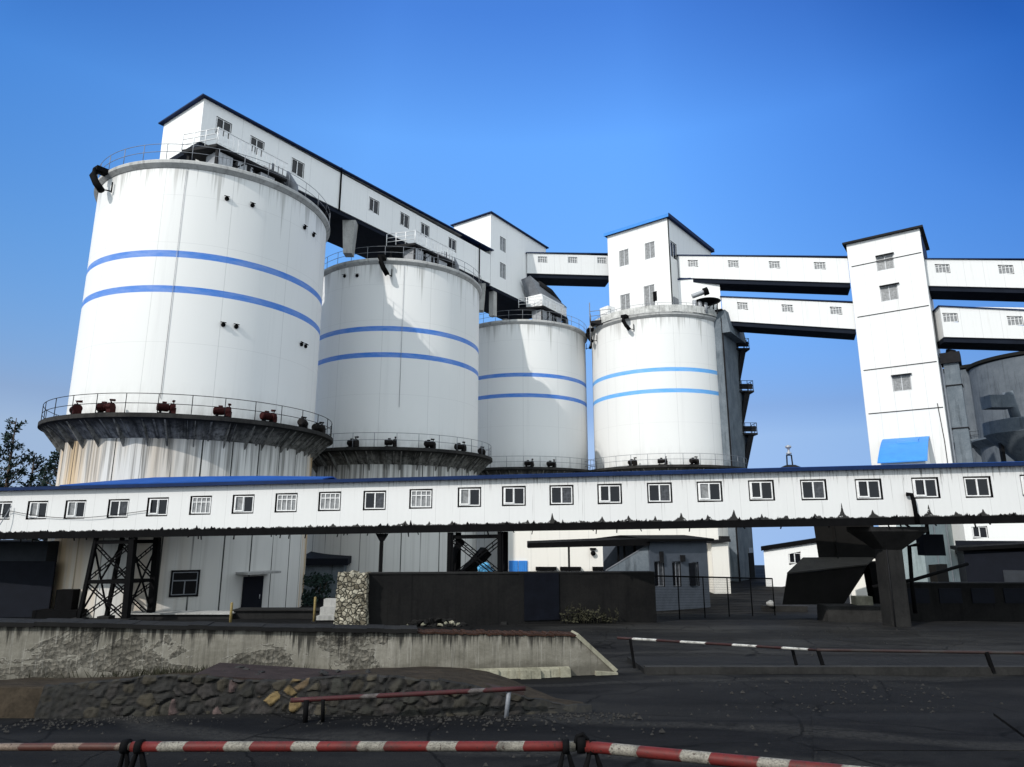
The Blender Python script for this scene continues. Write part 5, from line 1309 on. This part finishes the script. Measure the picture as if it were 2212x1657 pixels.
conifer('dark conifer close against the skirt of the largest silo', 128, 58, 972, 3.2, 3)
conifer('small dark conifer in the gap between two taller ones', 100, 70, 1004, 3.2, 4)
conifer('dark conifer cut by the left edge of the picture', -25, 66, 950, 4.0, 5)

# ================================================================== FOREGROUND WALLS
CW0 = V3((-16.1, 12.75, 0)); CW1 = V3((2.0, 16.1, 0)); cd = (CW1-CW0).normalized(); cn_ = V3((cd.y, -cd.x, 0))
cw = thing('concrete_wall', 'long weathered grey wall with fallen render and a sloping right end', 'wall', (-5, 15, 1.8))
def zwall(u):   # height of wall head above datum
    p = CW0+cd*u; t = (p.x+9.9)/(1.4+9.9)
    zA = at(0, 1352, 13.9).z; zB = at(1275, 1374, 16.0).z
    return zA+(zB-zA)*t
L = (CW1-CW0).length; mb = MB(); N = 60; Lt = L-.55
def base_z(u): return gz((CW0+cd*u).y)-.12
for k in range(N):
    u0, u1 = Lt*k/N, Lt*(k+1)/N
    r0, r1 = zwall(u0), zwall(u1)
    p0, p1 = CW0+cd*u0, CW0+cd*u1
    b0, b1 = base_z(u0), base_z(u1)
    v0, v1 = 0.0, 0.0
    mb.quadface([p0+V3((0, 0, b0)), p1+V3((0, 0, b1)), p1+V3((0, 0, r1)), p0+V3((0, 0, r0))], [(u0, -.12), (u1, -.12), (u1, r1-b1-.12), (u0, r0-b0-.12)])
e0 = CW0+cd*Lt; e1 = CW0+cd*(L+.35); bz0, bz1 = base_z(Lt), base_z(L+.3); t = -cn_*.45
mb.quadface([e0+V3((0, 0, bz0)), e1+V3((0, 0, bz1)), e1+V3((0, 0, bz1+.15)), e0+V3((0, 0, zwall(Lt)))], [(Lt, -.12), (L+.3, -.12), (L+.3, .05), (Lt, zwall(Lt)-bz0-.12)])
mb.quadface([e1+V3((0, 0, bz1)), e1+t+V3((0, 0, bz1)), e1+t+V3((0, 0, bz1+.15)), e1+V3((0, 0, bz1+.15))])
mb.quadface([CW0+V3((0, 0, zwall(0))), e0+V3((0, 0, zwall(Lt))), e0+t+V3((0, 0, zwall(Lt))), CW0+t+V3((0, 0, zwall(0)))])
mb.quadface([e0+V3((0, 0, zwall(Lt))), e1+V3((0, 0, bz1+.15)), e1+t+V3((0, 0, bz1+.15)), e0+t+V3((0, 0, zwall(Lt)))])
mb.quadface([e0+t+V3((0, 0, bz0)), CW0+t+V3((0, 0, base_z(0))), CW0+t+V3((0, 0, zwall(0))), e0+t+V3((0, 0, zwall(Lt)))])
mb.quadface([e1+t+V3((0, 0, bz1)), e0+t+V3((0, 0, bz0)), e0+t+V3((0, 0, zwall(Lt))), e1+t+V3((0, 0, bz1+.15))])
mb.build('masonry', M['ruin'], cw)
mb = MB(); tt = t/2
NK = 40; uk = Lt*.80
for k in range(NK):
    u0, u1 = uk*k/NK, uk*(k+1)/NK; dz = rnd.uniform(-.012, .012)
    mb.beam(CW0+cd*u0+tt+V3((0, 0, zwall(u0)+.045+dz)), CW0+cd*u1+tt+V3((0, 0, zwall(u1)+.045+dz)), .60, .08)
mb.build('coping', M['blackwall'], cw)
mb = MB()
for k in range(NK):
    u0, u1 = uk+.01+(Lt-uk)*k/NK, uk+.01+(Lt-uk)*(k+1)/NK; dz = rnd.uniform(-.015, .015)
    mb.beam(CW0+cd*u0+tt+V3((0, 0, zwall(u0)+.018+dz)), CW0+cd*u1+tt+V3((0, 0, zwall(u1)+.010+dz)), .50, .035)
mb.build('rusty_edge', M['rust'], cw)
mb = MB(); mb.beam(e0+tt+V3((0, 0, zwall(Lt)+.03)), e1+tt+V3((0, 0, bz1+.18)), .55, .09); mb.beam(e1+cn_*.03+V3((0, 0, bz1+.1)), e1+cn_*.03-cd*.5+V3((0, 0, bz1+.14)), .2, .12); mb.build('end_coping', M['coping'], cw)
# foot ledge in front of the wall (broken concrete shelf)
mb = MB(); NS = 30; u0s, u1s = 10.8, Lt-.2
for k in range(NS):
    ua, ub = u0s+(u1s-u0s)*k/NS, u0s+(u1s-u0s)*(k+1)/NS
    dz = rnd.uniform(-.02, .02); w = .22+.08*math.sin(k*1.3)
    pa, pb = CW0+cd*ua, CW0+cd*ub
    mb.hexa([pa+cn_*w+V3((0, 0, base_z(ua))), pb+cn_*w+V3((0, 0, base_z(ub))), pb+cn_*.004+V3((0, 0, base_z(ub))), pa+cn_*.004+V3((0, 0, base_z(ua)))],
            [pa+cn_*(w-.06)+V3((0, 0, base_z(ua)+.26+dz)), pb+cn_*(w-.06)+V3((0, 0, base_z(ub)+.26+dz)), pb+cn_*.004+V3((0, 0, base_z(ub)+.30)), pa+cn_*.004+V3((0, 0, base_z(ua)+.30))])
mb.build('foot_ledge', M['coping'], cw)

# earth bank and rubble revetment below the wall
bank = MB(); NX = 40; NYb = 8
def bank_edge(x):   # front line of the stone revetment
    return 11.35+.03*(x+6)+.1*math.sin(x*1.1)
def bank_h(x):
    if x < -7.2: return .42
    if x > -1.2: return max(.05, .50-.21*(x+1.2))
    return .50+.05*math.sin(x*2)
vs = []; fs = []
for i in range(NX+1):
    x = -16+17.2*i/NX
    yb = (CW0+cd*((x-CW0.x)/cd.x)).y-.02
    for j in range(NYb+1):
        t = j/NYb; y = bank_edge(x)+.02+(yb-bank_edge(x)-.02)*(t if j != 1 else .055)
        if x > -.5: y = bank_edge(x)+.12+(yb-bank_edge(x)-.12)*t*max(.15, 1-.62*(x+.5))
        h = bank_h(x)*(1-.5*t)+.05*mn.noise(V3((x*1.6, y*1.6, 0)))
        if j == 0: h = -.05
        if j == NYb: h = min(h, .1)
        vs.append((x, y, gz(y)+h))
for i in range(NX):
    for j in range(NYb): a = i*(NYb+1)+j; fs.append((a, a+NYb+1, a+NYb+2, a+1))
bank.mesh(vs, fs, 0, True)
tag(bank.build('earth_bank', M['soil']), kind='structure')
rv = thing('stone_revetment', 'low revetment of rough field stones below the weathered wall', 'stone wall', (-5, 11.4, 2))
mb = MB(); r = random.Random(11)
NXs, NZs = 400, 26
vs = []; cs = []
def hsh(p, k): return (math.sin(p.x*12.9898+p.y*78.233+k*37.7)*43758.5453) % 1.0
for i in range(NXs+1):
    x = -7.4+8.7*i/NXs
    for j in range(NZs+1):
        t = j/NZs; h = (bank_h(x)+.05)*t
        wob = mn.noise(V3((x*3, t*3, 1)))*.06
        ds, ps = mn.voronoi(V3(((x+wob)*4.6, (h+wob)*6.2, 3.3)))
        e = min(1, max(0, (ds[1]-ds[0])*2.6)); e = e*e*(3-2*e)
        fade = min(1, max(0, (x+7.2)/1.4))*min(1, max(0, (1.2-x)/1.0))
        big = .4+.6*hsh(ps[0], 1)
        d = e*.06*big*fade+.025*mn.noise(V3((x*14, h*14, 2)))
        edge_ = .05 if j == NZs else 0
        vs.append((x, bank_edge(x)+.02+.16*t-d+edge_, gz(bank_edge(x))-.03+h+.02*mn.noise(V3((x*5, h*5, 0)))))
        q = ps[0]; sel = hsh(q, 2)
        base = [(.020, .020, .017), (.028, .026, .021), (.018, .0175, .017), (.036, .031, .022), (.028, .025, .024)][int(sel*4.99)]
        if -5.4 < x < -3.3 and hsh(q, 3) < .16: base = [(.17, .12, .052), (.13, .09, .05), (.08, .055, .052)][int(hsh(q, 4)*2.99)]
        b = (.6+.8*hsh(q, 5)); m_ = max(0, min(1, (e-.18)*2.5))*(.35+.65*fade)
        cs.append(tuple(.010+(c_*b*.85-.010)*m_ for c_ in base))
n_ = NZs+1
for i in range(NXs):
    for j in range(NZs):
        a = i*n_+j; mb.mesh([vs[a], vs[a+n_], vs[a+n_+1], vs[a+1]], [(0, 1, 2, 3)], 0, True, cs[a])
mb.build('stones', M['stone'], rv)
# thin slab on the bank, right of the stones
sl = thing('bank_slab', 'tilted purple brown slab lying on the bank behind the faded red pole', 'slab', (-2.5, 12.4, 2.3))
q = [(-5.4, 12.15), (.2, 12.0), (-.9, 13.3), (-5.6, 13.7)]; hz = [.50, .26, .30, .52]; mb = MB()
mb.hexa([(a, b, gz(b)+h-.09) for (a, b), h in zip(q, hz)], [(a, b, gz(b)+h) for (a, b), h in zip(q, hz)]); mb.build('slab', M['ledge'], sl)
mb = MB()
for k in range(12): mb.blob((r.uniform(-5.2, -1.2), r.uniform(12.3, 13.2), gz(12.7)+.46), (.08*r.uniform(.5, 1.5), .06, .03), k, 0, 1, .4, None, False)
mb.build('rubble_bits', M['kerb'], sl)
dg = thing('dry_grass_tuft', 'dry tan grass tuft at the foot of the weathered wall, left of the middle', 'grass', (-6.1, 13.6, 2))
mb = MB()
for k in range(520):
    x = r.gauss(-6.2, .9); y = (CW0+cd*((x-CW0.x)/cd.x)).y-.12-r.random()*.45; z = gz(y)+.22; h = r.uniform(.08, .24); d = V3((r.uniform(-.12, .12), r.uniform(-.1, .05), h)); e = V3((.008, .004, 0)); p = V3((x, y, z))
    mb.quadface([p-e, p+e, p+d])
tag(mb.build('blades', M['leaf2'], dg), kind='stuff')

gv = MB(); r = random.Random(5)
for k in range(1300):
    if k < 420:
        cx_ = r.choice([-3.0, 1.2, 4.5, 7.5]); x = r.gauss(cx_, 1.1); y = r.gauss(9.5+cx_*.5, 1.6)
        if y < 4.6: continue
    elif k < 1100: x = r.uniform(-7.5, 2); y = bank_edge(x)-abs(r.gauss(0, .45))-.05
    else: x = r.uniform(2, 16); y = r.uniform(14, 30)
    if x < 1.6 and y > bank_edge(x)-.03: continue
    w = r.uniform(.008, .028)*(1.6 if r.random() < .06 else 1); z = gz(y)+.035*math.sin(x*.7+y*.3)*math.sin(y*.55) if y > 4 else gz(y)
    gv.mesh([(x-w, y-w*.8, z), (x+w, y-w*.6, z), (x+w*.7, y+w, z), (x-w*.8, y+w*.9, z), (x+w*.1, y, z+w*1.1)], [(0, 1, 4), (1, 2, 4), (2, 3, 4), (3, 0, 4)])
tag(gv.build('gravel', M['gravel']), kind='stuff')
# ================================================================== BARRIERS
def barrier_legs(root, spots, mat, dx=.10, w=.05):
    for (x, y, z) in spots:
        mb = MB(); b = gz(y)
        mb.tube([(x-dx, y, b-.02), (x-dx*.8, y, b+(z-b)*.7), (x, y, z+.02), (x+dx*.8, y, b+(z-b)*.7), (x+dx*1.1, y, b-.02)], w*.5, 8)
        mb.tube([(x-.025, y, z), (x+.025, y, z)], .052, 14); mb.build('leg', mat, root)
# near barriers
def pole(root, p0, p1, r, mat, n=16):
    mb = MB(); mb.tube([p0+(p1-p0)*k/12 for k in range(13)], r, n); return mb.build('pole', mat, root)
Yn = 5.55
a = at(-60, 1614, Yn+.25); b = at(285, 1613, Yn+.1); c = at(1243, 1612, Yn)
nb0 = thing('barrier', 'thin worn brownish barrier pole at the bottom left corner', 'barrier', (a.x, a.y, gz(a.y)), 'red and white barriers')
pole(nb0, a, b, .028, M['bar_old'])
barrier_legs(nb0, [tuple(at(272, 1612, Yn+.1))], M['black'], .06, .05)
nb = thing('barrier', 'near red and white striped barrier pole spanning the bottom left', 'barrier', (b.x, b.y, gz(b.y)), 'red and white barriers')
pole(nb, b, c, .036, M['bar_near'])
barrier_legs(nb, [tuple(at(302, 1613, Yn+.1)), tuple(at(1222, 1613, Yn))], M['black'], .10, .06)
d0 = at(1262, 1612, Yn-.02); d1 = at(1900, 1674, Yn-.9)
nb2 = thing('barrier', 'near red and white barrier pole sloping down to the right at the bottom', 'barrier', (d0.x, d0.y, gz(d0.y)), 'red and white barriers')
pole(nb2, d0, d1, .040, M['bar_near'])
barrier_legs(nb2, [tuple(at(1280, 1614, Yn-.03))], M['black'], .12, .06)
mb = MB(); p = at(1255, 1607, Yn); mb.tube([p+V3((-.03, 0, 0)), p+V3((.03, 0, 0))], .066, 16); mb.tube([p+V3((-.05, 0, -.04)), p+V3((-.03, -.02, .06)), p+V3((.01, -.02, .075)), p+V3((.05, 0, .03)), p+V3((.06, 0, -.08))], .018, 8); mb.build('hinge_knuckle', M['black'], nb2)
# faded barrier on the bank
fb_ = thing('barrier', 'faded red barrier pole leaning along the stone revetment', 'barrier', (-2, 11.2, 2), 'red and white barriers')
a = at(628, 1513, 10.9); b = at(1135, 1487, 11.3)
pole(fb_, a, b, .036, M['bar_faded'])
mb = MB(); m_ = at(662, 1512, 10.9); mb.tube([(m_.x, m_.y, gz(m_.y)-.02), m_], .04, 8); mb.tube([(m_.x+.25, m_.y+.05, gz(m_.y)-.02), m_+V3((.25, 0, 0))], .03, 8); mb.build('leg', M['black'], fb_)
mb = MB(); m_ = at(1100, 1489, 11.3); mb.tube([(m_.x-.05, m_.y, gz(m_.y)-.02), m_], .035, 8); mb.build('leg', M['rail'], fb_)
# far barriers
a = at(1333, 1378, 16.9); b = at(1762, 1404, 16.5)
f1 = thing('barrier', 'far thin barrier pole with white patches right of the weathered wall', 'barrier', (a.x, a.y, gz(a.y)), 'red and white barriers')
pole(f1, a, b, .030, M['bar_far'], 10)
for px, py in ((1361, 1380), (1711, 1401)):
    p = at(px, py, 16.7); mb = MB(); mb.beam((p.x+.08, p.y, gz(p.y)+.05), (p.x, p.y, p.z), .06, .06); mb.build('leg', M['black'], f1)
a = at(1764, 1404, 16.5); b = at(2300, 1412, 15.8)
f2 = thing('barrier', 'far dull red barrier pole running to the right edge', 'barrier', (a.x, a.y, gz(a.y)), 'red and white barriers')
pole(f2, a, b, .034, M['bar_dull'], 10)
for px, py in ((1767, 1405), (2130, 1408)):
    p = at(px, py, 16.5 if px < 2000 else 16.0); mb = MB(); mb.beam((p.x+.1, p.y, gz(p.y)+.05), (p.x, p.y, p.z), .07, .07); mb.build('leg', M['black'], f2)

# ================================================================== CAMERA, LIGHT, SKY
cam = bpy.data.cameras.new('camera'); co = bpy.data.objects.new('camera', cam); COL.objects.link(co)
co.location = (0, 0, EYE); co.rotation_euler = (math.radians(90)+TH, 0, 0)
cam.sensor_width = 36; cam.lens = 36*F/2212; cam.clip_end = 5000; cam.clip_start = .05
SC.camera = co
SUN_AZ, SUN_EL = 222.0, 37.0         # compass style: 0 = away from camera (+y), 90 = right
az = math.radians(SUN_AZ); elv = math.radians(SUN_EL)
sd = V3((math.sin(az)*math.cos(elv), math.cos(az)*math.cos(elv), math.sin(elv)))
sun = bpy.data.lights.new('sun', 'SUN'); so = bpy.data.objects.new('sun', sun); COL.objects.link(so)
sun.energy = 2.3; sun.angle = math.radians(.53); sun.color = (1.0, .96, .90)
so.rotation_euler = (-sd).to_track_quat('-Z', 'Y').to_euler()
w = bpy.data.worlds.new('World'); SC.world = w; w.use_nodes = True
nt = w.node_tree; bg = nt.nodes['Background']
sky = nt.nodes.new('ShaderNodeTexSky'); sky.sky_type = 'NISHITA'; sky.sun_disc = False
sky.sun_elevation = elv; sky.sun_rotation = az; sky.altitude = 100; sky.air_density = 1.0; sky.dust_density = .4; sky.ozone_density = 3.5
tc_ = nt.nodes.new('ShaderNodeTexCoord'); sp = nt.nodes.new('ShaderNodeSeparateXYZ'); cb2 = nt.nodes.new('ShaderNodeCombineXYZ'); mx = nt.nodes.new('ShaderNodeMath'); mx.operation = 'MAXIMUM'; mx.inputs[1].default_value = .13
nt.links.new(tc_.outputs['Generated'], sp.inputs[0]); nt.links.new(sp.outputs[0], cb2.inputs[0]); nt.links.new(sp.outputs[1], cb2.inputs[1]); nt.links.new(sp.outputs[2], mx.inputs[0]); nt.links.new(mx.outputs[0], cb2.inputs[2]); nt.links.new(cb2.outputs[0], sky.inputs[0])
hs = nt.nodes.new('ShaderNodeHueSaturation'); hs.inputs['Saturation'].default_value = 1.15; hs.inputs['Value'].default_value = 1.0
nt.links.new(sky.outputs[0], hs.inputs['Color'])
def ramp(stops, src, lo, hi):
    mr = nt.nodes.new('ShaderNodeMapRange'); mr.inputs[1].default_value = lo; mr.inputs[2].default_value = hi; nt.links.new(src, mr.inputs[0])
    r_ = nt.nodes.new('ShaderNodeValToRGB'); el_ = r_.color_ramp.elements
    while len(el_) > 1: el_.remove(el_[-1])
    for k_, (p_, c_) in enumerate(stops):
        e_ = el_[0] if k_ == 0 else el_.new((p_-lo)/(hi-lo))
        e_.position = (p_-lo)/(hi-lo); e_.color = (*[v_*.5 for v_ in c_], 1)
    nt.links.new(mr.outputs[0], r_.inputs[0]); return r_.outputs[0]
def cmix(mode, a_, b_, f_=1.0):
    m_ = nt.nodes.new('ShaderNodeMix'); m_.data_type = 'RGBA'; m_.blend_type = mode
    for s_, v_ in ((m_.inputs[0], f_), (m_.inputs[6], a_), (m_.inputs[7], b_)):
        if isinstance(v_, bpy.types.NodeSocket): nt.links.new(v_, s_)
        else: s_.default_value = v_
    return m_.outputs[2]
# clear deep blue ahead of the camera, added whitish fill glow in unseen sky behind
zr = ramp([(0, (.64, .50, .52)), (.17, (.62, .50, .52)), (.35, (.88, .96, 1.02)), (.53, (1.14, 1.37, 1.53)), (.66, (.74, 1.0, 1.36)), (1, (.6, .8, 1.1))], sp.outputs[2], 0, 1)
xr = ramp([(-.6, (1.12, 1.10, 1.06)), (-.1, (1, 1, 1)), (.15, (.95, .97, 1)), (.6, (.52, .66, .80))], sp.outputs[0], -1, 1)
xz_ = nt.nodes.new('ShaderNodeMath'); xz_.operation = 'MULTIPLY'; nt.links.new(sp.outputs[0], xz_.inputs[0]); nt.links.new(sp.outputs[2], xz_.inputs[1])
pr = ramp([(-.30, (.42, .54, .64)), (-.10, (1, 1, 1)), (.10, (1, 1, 1)), (.22, (.72, .76, .83)), (.30, (.30, .45, .60))], xz_.outputs[0], -.5, .5)
c_ = cmix('MULTIPLY', hs.outputs[0], zr); c_ = cmix('MULTIPLY', c_, xr); c_ = cmix('MULTIPLY', c_, pr); c_ = cmix('MULTIPLY', c_, (2, 2, 2, 1)); c_ = cmix('MULTIPLY', c_, (4, 4, 4, 1))
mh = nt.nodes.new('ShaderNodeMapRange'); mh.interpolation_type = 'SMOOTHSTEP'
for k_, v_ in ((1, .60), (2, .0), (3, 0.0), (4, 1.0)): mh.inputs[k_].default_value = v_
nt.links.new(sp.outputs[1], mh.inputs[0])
sky_fill = cmix('MIX', c_, (4.9, 5.5, 5.9, 1), mh.outputs[0])
nt.links.new(sky_fill, bg.inputs[0])
bg.inputs[1].default_value = .15
vs_ = SC.view_settings; vs_.view_transform = 'Standard'; vs_.look = 'None'; vs_.exposure = .6; vs_.gamma = 1; vs_.use_curve_mapping = False
